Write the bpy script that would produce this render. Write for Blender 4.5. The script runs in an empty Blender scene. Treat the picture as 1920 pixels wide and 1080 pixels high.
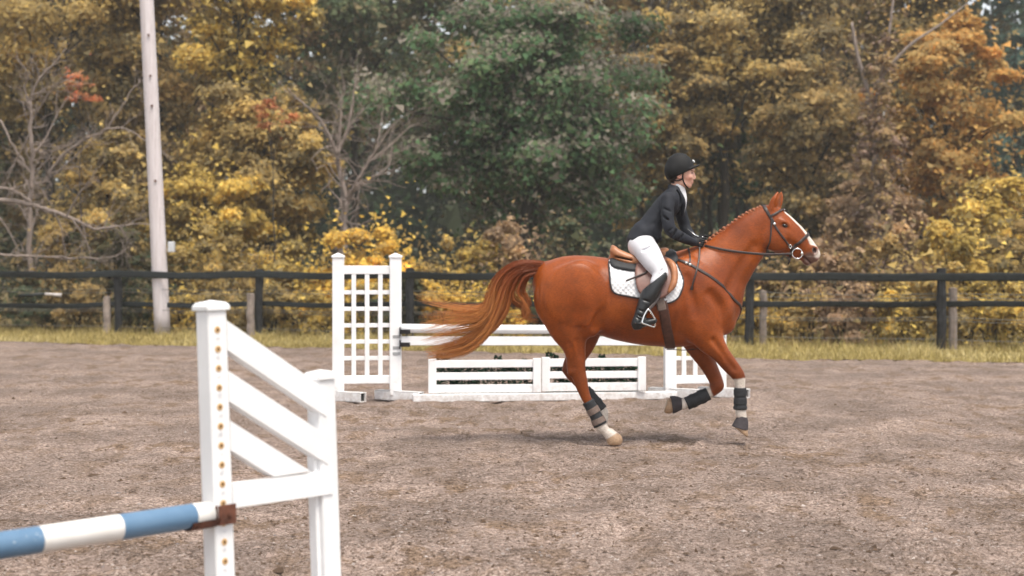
import bpy, bmesh, math, random
import numpy as np
from mathutils import Vector, Matrix
scene = bpy.context.scene
rad = math.radians

# ------------------------------------------------------------------ camera, sky, sun, exposure
FPX, CAMH, HORY = 2800.0, 1.54, 499.0     # focal length in 1920-pixels, eye height, horizon row
cam_d = bpy.data.cameras.new('camera'); cam = bpy.data.objects.new('camera', cam_d)
scene.collection.objects.link(cam); scene.camera = cam
cam.location = (0, 0, CAMH); cam.rotation_euler = (rad(90), 0, 0)
cam_d.sensor_width = 36.0; cam_d.lens = FPX / 1920 * 36.0
cam_d.shift_y = -(540 - HORY) / 1920
cam_d.clip_start = 0.1; cam_d.clip_end = 2000
cam_d.dof.use_dof = True; cam_d.dof.focus_distance = 10.8; cam_d.dof.aperture_fstop = 2.1

SUN_EL, SUN_AZ = 68.0, 150.0              # azimuth clockwise from +Y: behind the camera, to its right
world = bpy.data.worlds.new('World'); scene.world = world; world.use_nodes = True
wn = world.node_tree; wn.nodes.clear()
w_out = wn.nodes.new('ShaderNodeOutputWorld'); w_bg = wn.nodes.new('ShaderNodeBackground')
w_sky = wn.nodes.new('ShaderNodeTexSky'); w_sky.sky_type = 'NISHITA'; w_sky.sun_disc = False
w_sky.sun_elevation = rad(SUN_EL); w_sky.sun_rotation = rad(SUN_AZ)
w_sky.air_density = 1.0; w_sky.dust_density = 1.5; w_sky.ozone_density = 1.0
w_hs = wn.nodes.new('ShaderNodeHueSaturation'); w_hs.inputs['Saturation'].default_value = 0.2
wn.links.new(w_sky.outputs[0], w_hs.inputs['Color']); wn.links.new(w_hs.outputs[0], w_bg.inputs[0])
w_bg.inputs[1].default_value = 0.085
wn.links.new(w_bg.outputs[0], w_out.inputs[0])

sun_d = bpy.data.lights.new('sun', 'SUN'); sun_d.energy = 1.5; sun_d.angle = rad(24); sun_d.color = (1.0, 0.92, 0.81)
sun = bpy.data.objects.new('sun', sun_d); scene.collection.objects.link(sun)
_sd = Vector((math.sin(rad(SUN_AZ)) * math.cos(rad(SUN_EL)), math.cos(rad(SUN_AZ)) * math.cos(rad(SUN_EL)), math.sin(rad(SUN_EL))))
sun.location = _sd * 60; sun.rotation_euler = _sd.to_track_quat('Z', 'Y').to_euler()
scene.view_settings.view_transform = 'Standard'; scene.view_settings.look = 'None'
scene.view_settings.gamma = 1.0; scene.view_settings.exposure = 1.52
scene.render.engine = 'CYCLES'
scene.cycles.use_denoising = True
scene.cycles.use_adaptive_sampling = True; scene.cycles.adaptive_threshold = 0.025
scene.cycles.max_bounces = 5; scene.cycles.diffuse_bounces = 3; scene.cycles.transmission_bounces = 3

# ------------------------------------------------------------------ helpers
def PX(px, py, d):
    """the point at depth d (metres from the eye) seen at photograph pixel (px, py)"""
    return Vector(((px - 960) / FPX * d, d, CAMH - (py - HORY) / FPX * d))
def GZ(py): return CAMH * FPX / (py - HORY)       # depth of a ground point seen at row py
def lin(r, g, b):
    f = lambda c: (c / 255 / 12.92) if c / 255 <= 0.04045 else ((c / 255 + 0.055) / 1.055) ** 2.4
    return (f(r), f(g), f(b))
def link(o, parent=None):
    scene.collection.objects.link(o)
    if parent is not None: o.parent = parent
    return o
def tag(o, label=None, cat=None, group=None, kind=None):
    if label: o['label'] = label
    if cat: o['category'] = cat
    if group: o['group'] = group
    if kind: o['kind'] = kind
    return o
def empty(name, loc=(0, 0, 0), rz=0.0):
    o = bpy.data.objects.new(name, None); o.location = loc; o.rotation_euler = (0, 0, rz); o.empty_display_size = 0.1
    return link(o)
def mesh_np(name, V, Fq, material, parent=None, smooth=False, cols=None, loc=None):
    """one mesh object from numpy arrays (faces: n x 3 or n x 4, or a list of such arrays)"""
    me = bpy.data.meshes.new(name)
    V = np.asarray(V, np.float32).reshape(-1, 3)
    Fl = Fq if isinstance(Fq, list) else [Fq]
    Fl = [np.asarray(f, np.int32) for f in Fl if len(f)]
    me.vertices.add(len(V)); me.vertices.foreach_set('co', V.ravel())
    nl = sum(f.size for f in Fl); npoly = sum(len(f) for f in Fl)
    me.loops.add(nl); me.polygons.add(npoly)
    me.loops.foreach_set('vertex_index', np.concatenate([f.ravel() for f in Fl]))
    tot = np.concatenate([np.full(len(f), f.shape[1], np.int32) for f in Fl])
    st = np.concatenate([[0], np.cumsum(tot)[:-1]]).astype(np.int32)
    me.polygons.foreach_set('loop_start', st)
    try: me.polygons.foreach_set('loop_total', tot)
    except Exception: pass
    me.update(calc_edges=True)
    me.polygons.foreach_set('use_smooth', np.full(npoly, bool(smooth)))
    if cols is not None:
        ca = me.color_attributes.new('Col', 'FLOAT_COLOR', 'POINT')
        c4 = np.ones((len(V), 4), np.float32); c4[:, :3] = cols
        ca.data.foreach_set('color', c4.ravel())
    me.materials.append(material)
    o = bpy.data.objects.new(name, me)
    if loc is not None: o.location = loc
    return link(o, parent)

class MB:
    """collects shapes for ONE mesh object"""
    def __init__(s): s.V = []; s.F4 = []; s.F3 = []; s.n = 0
    def add(s, V, F4=(), F3=()):
        V = np.asarray(V, float).reshape(-1, 3); s.V.append(V)
        if len(F4): s.F4.append(np.asarray(F4, int) + s.n)
        if len(F3): s.F3.append(np.asarray(F3, int) + s.n)
        s.n += len(V); return s
    def box(s, c, size, M=None, bev=0.0):
        """box with chamfered edges; M: 3x3 rotation"""
        hx, hy, hz = [v / 2 for v in size]; b = min(bev, hx * .9, hy * .9, hz * .9)
        if b <= 0:
            V = np.array([[x, y, z] for x in (-hx, hx) for y in (-hy, hy) for z in (-hz, hz)])
            F = [[0, 1, 3, 2], [4, 6, 7, 5], [0, 4, 5, 1], [2, 3, 7, 6], [0, 2, 6, 4], [1, 5, 7, 3]]
            T = []
        else:
            V = []; idx = {}
            for sx in (-1, 1):
                for sy in (-1, 1):
                    for sz in (-1, 1):
                        for ax in range(3):
                            p = [sx * (hx - b), sy * (hy - b), sz * (hz - b)]
                            p[ax] = (sx * hx, sy * hy, sz * hz)[ax]
                            idx[(sx, sy, sz, ax)] = len(V); V.append(p)
            F = []; T = []
            for ax in range(3):
                o1, o2 = [(1, 2), (2, 0), (0, 1)][ax]
                for sg in (-1, 1):
                    q = []
                    for u, v in ((-1, -1), (1, -1), (1, 1), (-1, 1)):
                        k = [0, 0, 0]; k[ax] = sg; k[o1] = u; k[o2] = v; q.append(idx[(*k, ax)])
                    F.append(q if sg > 0 else q[::-1])
                for u in (-1, 1):
                    for v in (-1, 1):
                        k1 = [0, 0, 0]; k1[ax] = -1; k1[o1] = u; k1[o2] = v
                        k2 = list(k1); k2[ax] = 1
                        q = [idx[(*k1, o1)], idx[(*k2, o1)], idx[(*k2, o2)], idx[(*k1, o2)]]
                        F.append(q if u * v < 0 else q[::-1])
            for sx in (-1, 1):
                for sy in (-1, 1):
                    for sz in (-1, 1):
                        q = [idx[(sx, sy, sz, a)] for a in range(3)]
                        T.append(q if sx * sy * sz > 0 else q[::-1])
            V = np.array(V)
        if M is not None: V = V @ np.asarray(M, float).T
        return s.add(V + np.asarray(c, float), F, T)
    def prism(s, poly, axis_u, axis_v, axis_n, origin, t0, t1):
        """polygon (u, v) extruded along axis_n from t0 to t1"""
        u, v, n, o = [np.asarray(a, float) for a in (axis_u, axis_v, axis_n, origin)]
        P = np.array([o + a * u + b * v for a, b in poly]); k = len(P)
        V = np.vstack([P + n * t0, P + n * t1, [P.mean(0) + n * t0], [P.mean(0) + n * t1]])
        F = [[i, (i + 1) % k, (i + 1) % k + k, i + k] for i in range(k)]
        T = [[(i + 1) % k, i, 2 * k] for i in range(k)] + [[i + k, (i + 1) % k + k, 2 * k + 1] for i in range(k)]
        return s.add(V, F, T)
    def tube(s, pts, r, n=8, caps=True, flat=None):
        """round tube along pts; r scalar or list"""
        P = np.asarray(pts, float); m = len(P); r = np.broadcast_to(np.asarray(r, float), (m,))
        T = np.gradient(P, axis=0); T /= np.linalg.norm(T, axis=1, keepdims=True) + 1e-12
        ref = np.array([0, 0, 1.0]) if abs(T[0][2]) < .9 else np.array([1.0, 0, 0])
        N = np.zeros_like(P); a = ref - T[0] * (ref @ T[0]); N[0] = a / np.linalg.norm(a)
        for i in range(1, m):
            a = N[i - 1] - T[i] * (N[i - 1] @ T[i]); N[i] = a / (np.linalg.norm(a) + 1e-12)
        B = np.cross(T, N); ang = np.arange(n) * 2 * math.pi / n
        V = (P[:, None] + r[:, None, None] * (np.cos(ang)[None, :, None] * N[:, None] + np.sin(ang)[None, :, None] * B[:, None])).reshape(-1, 3)
        i, j = np.meshgrid(np.arange(m - 1), np.arange(n), indexing='ij'); j2 = (j + 1) % n
        F = np.stack([i * n + j, i * n + j2, (i + 1) * n + j2, (i + 1) * n + j], -1).reshape(-1, 4)
        T3 = []
        if caps:
            V = np.vstack([V, P[0], P[-1]])
            T3 = [[m * n, (k + 1) % n, k] for k in range(n)] + [[m * n + 1, (m - 1) * n + k, (m - 1) * n + (k + 1) % n] for k in range(n)]
        return s.add(V, F, T3)
    def grid(s, G, close_u=False, close_v=False):
        G = np.asarray(G, float); a, b = G.shape[:2]
        i, j = np.meshgrid(np.arange(a if close_u else a - 1), np.arange(b if close_v else b - 1), indexing='ij')
        i2, j2 = (i + 1) % a, (j + 1) % b
        return s.add(G.reshape(-1, 3), np.stack([i * b + j, i2 * b + j, i2 * b + j2, i * b + j2], -1).reshape(-1, 4))
    def build(s, name, material, parent=None, smooth=False, loc=None):
        V = np.vstack(s.V); Fl = []
        if s.F4: Fl.append(np.vstack(s.F4))
        if s.F3: Fl.append(np.vstack(s.F3))
        if loc is not None: V = V - np.asarray(loc, float)
        return mesh_np(name, V, Fl, material, parent, smooth, loc=loc)
def rotz(a):
    c, s_ = math.cos(a), math.sin(a); return np.array([[c, -s_, 0], [s_, c, 0], [0, 0, 1.0]])
def basis(x, y, z): return np.stack([np.asarray(v, float) for v in (x, y, z)], 1)

_rs = np.random.RandomState(7); _lat = _rs.rand(256, 256)
def vnoise(x, y, scale, seed=0):
    x = np.asarray(x, float) * scale + seed * 17.31; y = np.asarray(y, float) * scale + seed * 9.7
    xi = np.floor(x).astype(int); yi = np.floor(y).astype(int); fx = x - xi; fy = y - yi
    fx = fx * fx * (3 - 2 * fx); fy = fy * fy * (3 - 2 * fy)
    g = lambda a, b: _lat[a % 256, b % 256]
    return (g(xi, yi) * (1 - fx) + g(xi + 1, yi) * fx) * (1 - fy) + (g(xi, yi + 1) * (1 - fx) + g(xi + 1, yi + 1) * fx) * fy

# ------------------------------------------------------------------ materials
class NT:
    """small node-tree writer"""
    def __init__(s, name):
        s.m = bpy.data.materials.new(name); s.m.use_nodes = True; s.t = s.m.node_tree
        s.b = s.t.nodes['Principled BSDF']; s.out = s.t.nodes['Material Output']
    def n(s, ty, **kw):
        nd = s.t.nodes.new('ShaderNode' + ty)
        for k, v in kw.items():
            if k in nd.inputs: nd.inputs[k].default_value = v
            else: setattr(nd, k, v)
        return nd
    def l(s, a, b): s.t.links.new(a, b)
    def coord(s, which='Object', scale=(1, 1, 1)):
        tc = s.n('TexCoord'); mp = s.n('Mapping'); mp.inputs['Scale'].default_value = scale
        s.l(tc.outputs[which], mp.inputs[0]); return mp.outputs[0]
    def noise(s, vec, scale, detail=3.0, rough=.55):
        nd = s.n('TexNoise'); nd.inputs['Scale'].default_value = scale; nd.inputs['Detail'].default_value = detail
        nd.inputs['Roughness'].default_value = rough; s.l(vec, nd.inputs['Vector']); return nd.outputs[0]
    def ramp(s, fac, stops):
        nd = s.n('ValToRGB'); e = nd.color_ramp.elements
        while len(e) < len(stops): e.new(.5)
        for el, (p, c) in zip(e, stops): el.position = p; el.color = (*c, 1) if len(c) == 3 else c
        s.l(fac, nd.inputs[0]); return nd.outputs[0]
    def mix(s, fac, a, b, mode='MIX'):
        nd = s.n('MixRGB', blend_type=mode)
        for i, v in ((0, fac), (1, a), (2, b)):
            if hasattr(v, 'links') or hasattr(v, 'is_linked'): s.l(v, nd.inputs[i])
            else: nd.inputs[i].default_value = v if i == 0 else (*v, 1)
        return nd.outputs[0]
    def bump(s, h, strength=.3, dist=.01):
        nd = s.n('Bump'); nd.inputs['Strength'].default_value = strength; nd.inputs['Distance'].default_value = dist
        s.l(h, nd.inputs['Height']); s.l(nd.outputs[0], s.b.inputs['Normal']); return nd
    def set(s, color=None, rough=None, spec=None, metal=None):
        for v, k in ((color, 'Base Color'), (rough, 'Roughness'), (spec, 'Specular IOR Level'), (metal, 'Metallic')):
            if v is None: continue
            if hasattr(v, 'is_linked'): s.l(v, s.b.inputs[k])
            else: s.b.inputs[k].default_value = (*v, 1) if k == 'Base Color' else v
        return s.m
def simple_mat(name, c, rough=.6, var=.25, scale=8.0, bump=.15, bscale=60, spec=.4, metal=0.0, bdist=.004):
    t = NT(name); v = t.coord()
    n1 = t.noise(v, scale, 4); d = tuple(x * (1 - var) for x in c); l_ = tuple(min(1, x * (1 + var)) for x in c)
    col = t.ramp(n1, [(.3, d), (.7, l_)])
    t.set(col, rough, spec, metal)
    if bump: t.bump(t.noise(v, bscale, 3), bump, bdist)
    return t.m
# ------------------------------------------------------------------ more shape helpers
Z = np.array([0, 0, 1.0])
def uv_ball(mb, c, r, M=None, nu=14, nv=9):
    th = np.linspace(0, math.pi, nv); ph = np.linspace(0, 2 * math.pi, nu, endpoint=False)
    G = np.stack([np.outer(np.sin(th), np.cos(ph)), np.outer(np.sin(th), np.sin(ph)), np.outer(np.cos(th), np.ones(nu))], -1) * np.asarray(r, float)
    if M is not None: G = G @ np.asarray(M, float).T
    mb.grid(G + np.asarray(c, float), close_v=True); return mb
def spline(K, u):
    """Catmull-Rom through rows of K at parameters u in 0..1"""
    K = np.asarray(K, float); n = len(K) - 1; x = np.clip(np.asarray(u) * n, 0, n - 1e-6); i = x.astype(int); t = (x - i)[:, None]
    p0, p1, p2, p3 = K[np.maximum(i - 1, 0)], K[i], K[i + 1], K[np.minimum(i + 2, n)]
    return .5 * ((2 * p1) + (-p0 + p2) * t + (2 * p0 - 5 * p1 + 4 * p2 - p3) * t * t + (-p0 + 3 * p1 - 3 * p2 + p3) * t ** 3)
def ribbon(mb, P, N, width, thick, lift=0.0):
    """flat strap along P (n x 3) with outward normals N"""
    P = np.asarray(P, float); N = np.asarray(N, float); w = np.broadcast_to(np.asarray(width, float), (len(P),))[:, None]
    T = np.gradient(P, axis=0); T /= np.linalg.norm(T, axis=1, keepdims=True) + 1e-9
    W = np.cross(N, T); W /= np.linalg.norm(W, axis=1, keepdims=True) + 1e-9
    b = P + N * lift; t = b + N * thick; c = .18 * w
    ring = [b - W * w / 2, b + W * w / 2, t - N * thick * .35 + W * w / 2, t + W * (w / 2 - c), t - W * (w / 2 - c), t - N * thick * .35 - W * w / 2]
    G = np.stack(ring, 1); mb.grid(G, close_v=True)
    k = len(ring)
    for e, sgn in ((0, 1), (len(P) - 1, -1)):
        V = G[e]; F = [[0, 1, 2, 5], [5, 2, 3, 4]]; F = [f[::-1] for f in F] if sgn > 0 else F
        mb.add(V, F)
    return mb
def leaf_cloud(P, size, seed, cols, up=.5, elong=1.25, out=None):
    """diamond leaves folded on the midrib at points P"""
    r = np.random.RandomState(seed); n = len(P); N = r.randn(n, 3) * (1 if out is None else .62); N[:, 2] += up * (2 if out is None else 1.3); N += 0 if out is None else out * 1.0; N /= np.linalg.norm(N, axis=1, keepdims=True)
    T = np.cross(N, r.randn(n, 3)); T /= np.linalg.norm(T, axis=1, keepdims=True) + 1e-9; B = np.cross(N, T); s = (size * np.exp(r.randn(n) * .3))[:, None]
    a = r.uniform(-.35, .35, (n, 1)); V = np.stack([P - T * s * elong * .45 - B * s * (.5 + a * .4), P + T * s * elong * .55 + B * s * a, P - T * s * elong * .25 + B * s * .55], 1).reshape(-1, 3)
    return V, np.arange(n * 3).reshape(-1, 3), np.repeat(cols, 3, 0)
def leafy_mat(name, trans=.3):
    t = NT(name); at = t.n('VertexColor', layer_name='Col'); t.t.nodes.remove(t.b)
    d = t.n('BsdfDiffuse'); tr = t.n('BsdfTranslucent'); mx = t.n('MixShader'); mx.inputs[0].default_value = trans
    t.l(at.outputs[0], d.inputs[0]); t.l(at.outputs[0], tr.inputs[0]); t.l(d.outputs[0], mx.inputs[1]); t.l(tr.outputs[0], mx.inputs[2]); t.l(mx.outputs[0], t.out.inputs[0]); return t.m
# ------------------------------------------------------------------ implicit-surface modelling (bodies, clothes)
class Field:
    def __init__(s, lo, hi, h):
        s.lo = np.array(lo, float); s.h = h
        s.n = (np.ceil((np.array(hi) - s.lo) / h).astype(int) + 1)
        s.D = np.full(tuple(s.n), 9.0, np.float32)
    def block(s, a, b):
        i0 = np.clip(np.floor((np.asarray(a) - s.lo) / s.h).astype(int), 0, s.n - 1)
        i1 = np.clip(np.ceil((np.asarray(b) - s.lo) / s.h).astype(int) + 1, 1, s.n)
        sl = tuple(slice(p, q) for p, q in zip(i0, i1))
        ax = [(s.lo[k] + s.h * np.arange(i0[k], i1[k])).astype(np.float32) for k in range(3)]
        return sl, ax[0][:, None, None], ax[1][None, :, None], ax[2][None, None, :]
    @staticmethod
    def smin(a, b, k):
        h = np.clip(.5 + .5 * (b - a) / k, 0, 1); return b * (1 - h) + a * h - k * h * (1 - h)
    def chain(s, pts, k=.03, sub=4, op='u', margin=.06):
        """pts: rows (x, y, z, a, b): a = radius in the x-z plane, b = radius across (y)"""
        P = np.asarray(pts, float)
        if len(P) > 2 and sub > 1:
            out = []
            for i in range(len(P) - 1):
                p0, p1, p2, p3 = P[max(i - 1, 0)], P[i], P[i + 1], P[min(i + 2, len(P) - 1)]
                for j in range(sub):
                    t = j / sub
                    out.append(.5 * ((2 * p1) + (-p0 + p2) * t + (2 * p0 - 5 * p1 + 4 * p2 - p3) * t * t + (-p0 + 3 * p1 - 3 * p2 + p3) * t ** 3))
            P = np.array(out + [P[-1]])
        P[:, 3:] = np.maximum(P[:, 3:], 1e-4)
        R = np.max(P[:, 3:]) + margin + 2 * s.h
        lo = np.min(P[:, :3] - R, axis=0); hi = np.max(P[:, :3] + R, axis=0)
        sl, X, Y, Z = s.block(lo, hi)
        off = np.array([q.start for q in sl]); d = np.full(tuple(q.stop - q.start for q in sl), 9.0, np.float32)
        for p, q in zip(P[:-1], P[1:]):
            r = max(p[3], p[4], q[3], q[4]) + margin
            s2, x, y, z = s.block(np.minimum(p[:3], q[:3]) - r, np.maximum(p[:3], q[:3]) + r)
            e = q[:3] - p[:3]; L = float(e @ e) + 1e-12
            t = np.clip(((x - p[0]) * e[0] + (y - p[1]) * e[1] + (z - p[2]) * e[2]) / L, 0, 1).astype(np.float32)
            rx = x - p[0] - t * e[0]; ry = y - p[1] - t * e[1]; rz = z - p[2] - t * e[2]
            a = p[3] + t * (q[3] - p[3]); b = p[4] + t * (q[4] - p[4])
            l2 = rx * rx + rz * rz; y2 = ry * ry
            k0 = np.sqrt(l2 / (a * a) + y2 / (b * b)); k1 = np.sqrt(l2 / a ** 4 + y2 / b ** 4) + 1e-6
            dd = k0 * (k0 - 1) / k1
            dd = np.maximum(dd, -np.minimum(a, b))
            loc = tuple(slice(q_.start - o, q_.stop - o) for q_, o in zip(s2, off))
            d[loc] = np.minimum(d[loc], dd)
        s.apply(sl, d, k, op)
    def apply(s, sl, d, k, op):
        A = s.D[sl]
        if op == 'u': s.D[sl] = s.smin(A, d, k)
        elif op == 's': s.D[sl] = -s.smin(-A, d, k)
        elif op == 'i': s.D[sl] = -s.smin(-A, -d, k)
    def ball(s, c, r, k=.02, op='u', M=None, margin=.05):
        """ellipsoid; r = 3 radii, M = 3x3 whose columns are its axes"""
        r = np.asarray(r, float); R = max(r) + margin; c = np.asarray(c, float)
        sl, X, Y, Z = s.block(c - R, c + R)
        x, y, z = X - c[0], Y - c[1], Z - c[2]
        if M is not None:
            M = np.asarray(M, float); x, y, z = [M[0, i] * x + M[1, i] * y + M[2, i] * z for i in range(3)]
        k0 = np.sqrt((x / r[0]) ** 2 + (y / r[1]) ** 2 + (z / r[2]) ** 2); k1 = np.sqrt((x / r[0] ** 2) ** 2 + (y / r[1] ** 2) ** 2 + (z / r[2] ** 2) ** 2) + 1e-6
        s.apply(sl, np.maximum(k0 * (k0 - 1) / k1, -min(r)).astype(np.float32) + 0 * (X + Y + Z), k, op)
    def cut(s, c, n, R, k=.006):
        """remove what lies beyond the plane (point c, outward normal n) within a box of half-size R"""
        c = np.asarray(c, float); n = np.asarray(n, float); n = n / np.linalg.norm(n)
        sl, X, Y, Z = s.block(c - R, c + R)
        d = ((X - c[0]) * n[0] + (Y - c[1]) * n[1] + (Z - c[2]) * n[2]).astype(np.float32)
        s.D[sl] = -s.smin(-s.D[sl], -d, k)
    def sample(s, P):
        P = np.asarray(P, float); g = (P - s.lo) / s.h
        g = np.clip(g, 0, s.n - 1.001); i = g.astype(int); f = g - i; v = 0
        for dx in (0, 1):
            for dy in (0, 1):
                for dz in (0, 1):
                    w = (f[:, 0] if dx else 1 - f[:, 0]) * (f[:, 1] if dy else 1 - f[:, 1]) * (f[:, 2] if dz else 1 - f[:, 2])
                    v = v + w * s.D[i[:, 0] + dx, i[:, 1] + dy, i[:, 2] + dz]
        return v
    def grad(s, P, e=None):
        e = e or s.h * 1.2; P = np.asarray(P, float)
        G = np.stack([s.sample(P + np.eye(3)[k] * e) - s.sample(P - np.eye(3)[k] * e) for k in range(3)], 1)
        return G / (np.linalg.norm(G, axis=1, keepdims=True) + 1e-9)
    def project(s, P, off=0.0, it=12):
        P = np.array(P, float)
        for _ in range(it):
            d = np.clip(s.sample(P) - off, -.03, .03); P -= d[:, None] * s.grad(P) * .8
        return P
    def cast(s, P, dirn, off=0.0, far=1.2):
        """march each point along dirn until the surface (+off) is met"""
        P = np.array(P, float); dirn = np.asarray(dirn, float); t = np.zeros(len(P)); done = np.zeros(len(P), bool)
        for _ in range(400):
            d = s.sample(P + t[:, None] * dirn) - off
            done |= d < .0008
            step = np.clip(d * .7, .0006, .02); t = np.where(done, t, t + step)
            if done.all() or t.max() > far: break
        return P + t[:, None] * dirn, done
    def mesh(s, smooth=0):
        D = s.D; S = D < 0
        c = S[:-1, :-1, :-1].astype(np.int8)
        tot = np.zeros(c.shape, np.int8)
        for dx in (0, 1):
            for dy in (0, 1):
                for dz in (0, 1):
                    tot += S[dx:dx + c.shape[0], dy:dy + c.shape[1], dz:dz + c.shape[2]]
        act = (tot > 0) & (tot < 8); I = np.argwhere(act); idx = np.full(c.shape, -1, np.int32); idx[act] = np.arange(len(I))
        acc = np.zeros((len(I), 3)); cnt = np.zeros(len(I))
        for ax in range(3):
            o1, o2 = [k for k in range(3) if k != ax]
            for u in (0, 1):
                for v in (0, 1):
                    a = I.copy(); a[:, o1] += u; a[:, o2] += v; b = a.copy(); b[:, ax] += 1
                    va = D[a[:, 0], a[:, 1], a[:, 2]]; vb = D[b[:, 0], b[:, 1], b[:, 2]]
                    cr = (va < 0) != (vb < 0); t = np.where(cr, va / np.where(cr, va - vb, 1), 0)
                    p = a.astype(float); p[:, ax] += t; acc[cr] += p[cr]; cnt[cr] += 1
        V = s.lo + s.h * acc / cnt[:, None]
        Q = []
        for ax in range(3):
            o1, o2 = [k for k in range(3) if k != ax]
            sA = [slice(1, -1)] * 3; sA[ax] = slice(0, D.shape[ax] - 1); sB = list(sA); sB[ax] = slice(1, D.shape[ax])
            A = S[tuple(sA)]; B = S[tuple(sB)]; E = np.argwhere(A != B)
            if not len(E): continue
            inside = A[E[:, 0], E[:, 1], E[:, 2]]
            base = E.copy(); base[:, o1] += 1; base[:, o2] += 1
            def cell(u, v):
                q = base.copy(); q[:, o1] -= u; q[:, o2] -= v; return idx[q[:, 0], q[:, 1], q[:, 2]]
            q = np.stack([cell(1, 1), cell(0, 1), cell(0, 0), cell(1, 0)], 1)
            flip = inside if ax != 1 else ~inside
            q[~flip] = q[~flip][:, ::-1]
            Q.append(q)
        Q = np.vstack(Q); Q = Q[(Q >= 0).all(1)]
        for _ in range(smooth):
            A = np.zeros_like(V); n = np.zeros(len(V))
            for i in range(4):
                np.add.at(A, Q[:, i], V[Q[:, (i + 1) % 4]]); np.add.at(A, Q[:, i], V[Q[:, (i + 3) % 4]]); np.add.at(n, Q[:, i], 2)
            V = V * .4 + .6 * A / n[:, None]
        return V, Q
# ------------------------------------------------------------------ ground
EDGE = lambda x: 26.65 - .366 * x                      # far edge of the riding arena
FENCE = lambda x: 31.26 - .356 * x                     # line of the paddock fence
def ground_mat():
    t = NT('leaf_litter_soil'); v = t.coord(); c = t.ramp(t.noise(v, 1.5, 6, .65), [(.3, (.075, .060, .030)), (.55, (.14, .105, .045)), (.75, (.21, .16, .065))])
    t.set(c, .95, .2); t.bump(t.noise(v, 30, 4), .5, .03); return t.m
g = MB(); g.grid(np.array([[[-400, -40, -.06], [400, -40, -.06]], [[-400, 700, -.06], [400, 700, -.06]]], float))
tag(g.build('ground', ground_mat()), kind='structure')
def footing_mat():
    t = NT('stone_dust_footing'); v = t.coord()
    big = t.noise(v, .45, 5, .65); mid = t.noise(t.coord('Object', (1, .55, 1)), 3.2, 6, .72)
    vo = t.n('TexVoronoi'); vo.inputs['Scale'].default_value = 105; t.l(v, vo.inputs['Vector'])
    sep = t.n('SeparateColor'); t.l(vo.outputs['Color'], sep.inputs[0])
    chip = t.ramp(sep.outputs[0], [(.0, (.070, .048, .038)), (.25, (.20, .145, .118)), (.6, (.36, .275, .235)), (.9, (.55, .445, .395)), (.98, (.76, .68, .62))])
    f1 = t.noise(v, 36, 6, .80)
    base = t.ramp(f1, [(.39, (.046, .034, .028)), (.5, (.282, .218, .184)), (.61, (.580, .475, .425))])
    c = t.mix(.45, base, chip)
    brown = t.mix(.8, c, t.ramp(f1, [(.39, (.046, .028, .016)), (.61, (.31, .212, .135))]))
    mk = t.ramp(mid, [(.49, (0, 0, 0)), (.57, (1, 1, 1))]); mk2 = t.ramp(big, [(.42, (.3, .3, .3)), (.58, (1, 1, 1))])
    c = t.mix(t.mix(1, mk, mk2, 'MULTIPLY'), c, brown)
    sp = t.ramp(t.noise(t.coord('Object', (.75, 1, 1)), 13, 6, .8), [(.40, (.45, .43, .41)), (.49, (1, 1, 1)), (.62, (1.2, 1.19, 1.18))]); c = t.mix(.62, c, sp, 'MULTIPLY')
    grey = t.ramp(t.noise(v, .9, 3), [(.38, (.62, .60, .585)), (.62, (.94, .905, .88))]); c = t.mix(1, c, grey, 'MULTIPLY')
    t.set(c, .95, .15)
    a = t.n('Math', operation='ADD'); t.l(f1, a.inputs[0]); t.l(vo.outputs['Distance'], a.inputs[1]); t.bump(a.outputs[0], .7, .012); return t.m
M_FOOT = footing_mat()
nr, nc = 340, 430
lo_ang, hi_ang = math.log(2.5), 0
rows = np.linspace(0, 1, nr); near = 3.0
U = np.linspace(-1, 1, nc)
xs = np.zeros((nr, nc)); ys = np.zeros((nr, nc))
for i, r in enumerate(rows):
    d = 1 / ((1 - r) / near + r / 33.0); half = .52 * d + 2.5
    xs[i] = U * half; ys[i] = d
e = EDGE(xs) + .16 * (vnoise(xs, ys * 0, .8, 3) - .5) + .10 * (vnoise(xs, ys * 0, 3.1, 4) - .5)
ys = np.minimum(ys, e)
zz = .030 * (vnoise(xs, ys, .9, 1) - .5) + .030 * (vnoise(xs, ys, 3.2, 2) - .5) + .032 * (vnoise(xs, ys * .8, 7.5, 5) - .5) + .018 * (vnoise(xs, ys, 17, 6) - .5) + .006 * (vnoise(xs, ys, 39, 7) - .5)
# hoof-churned hollows
rsg = np.random.RandomState(5)
for _ in range(700):
    hx, hy = rsg.uniform(-9, 9), rsg.uniform(5, 25); R = rsg.uniform(.06, .11); msk = (np.abs(xs - hx) < .4) & (np.abs(ys - hy) < .4)
    if msk.any():
        dd = np.hypot(xs[msk] - hx, (ys[msk] - hy)); zz[msk] += rsg.uniform(.5, 1) * (-.036 * np.exp(-(dd / R) ** 2) + .022 * np.exp(-((dd - R * 1.7) / (R * .6)) ** 2))
flat = np.exp(-((xs - .87) ** 2 + (ys - 12.84) ** 2) / .05)
zz = zz * (1 - flat) - .004 * flat
m = MB(); m.grid(np.stack([xs, ys, zz - .004], -1)); arena = m.build('arena_footing', M_FOOT, None, True); tag(arena, kind='structure')

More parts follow.
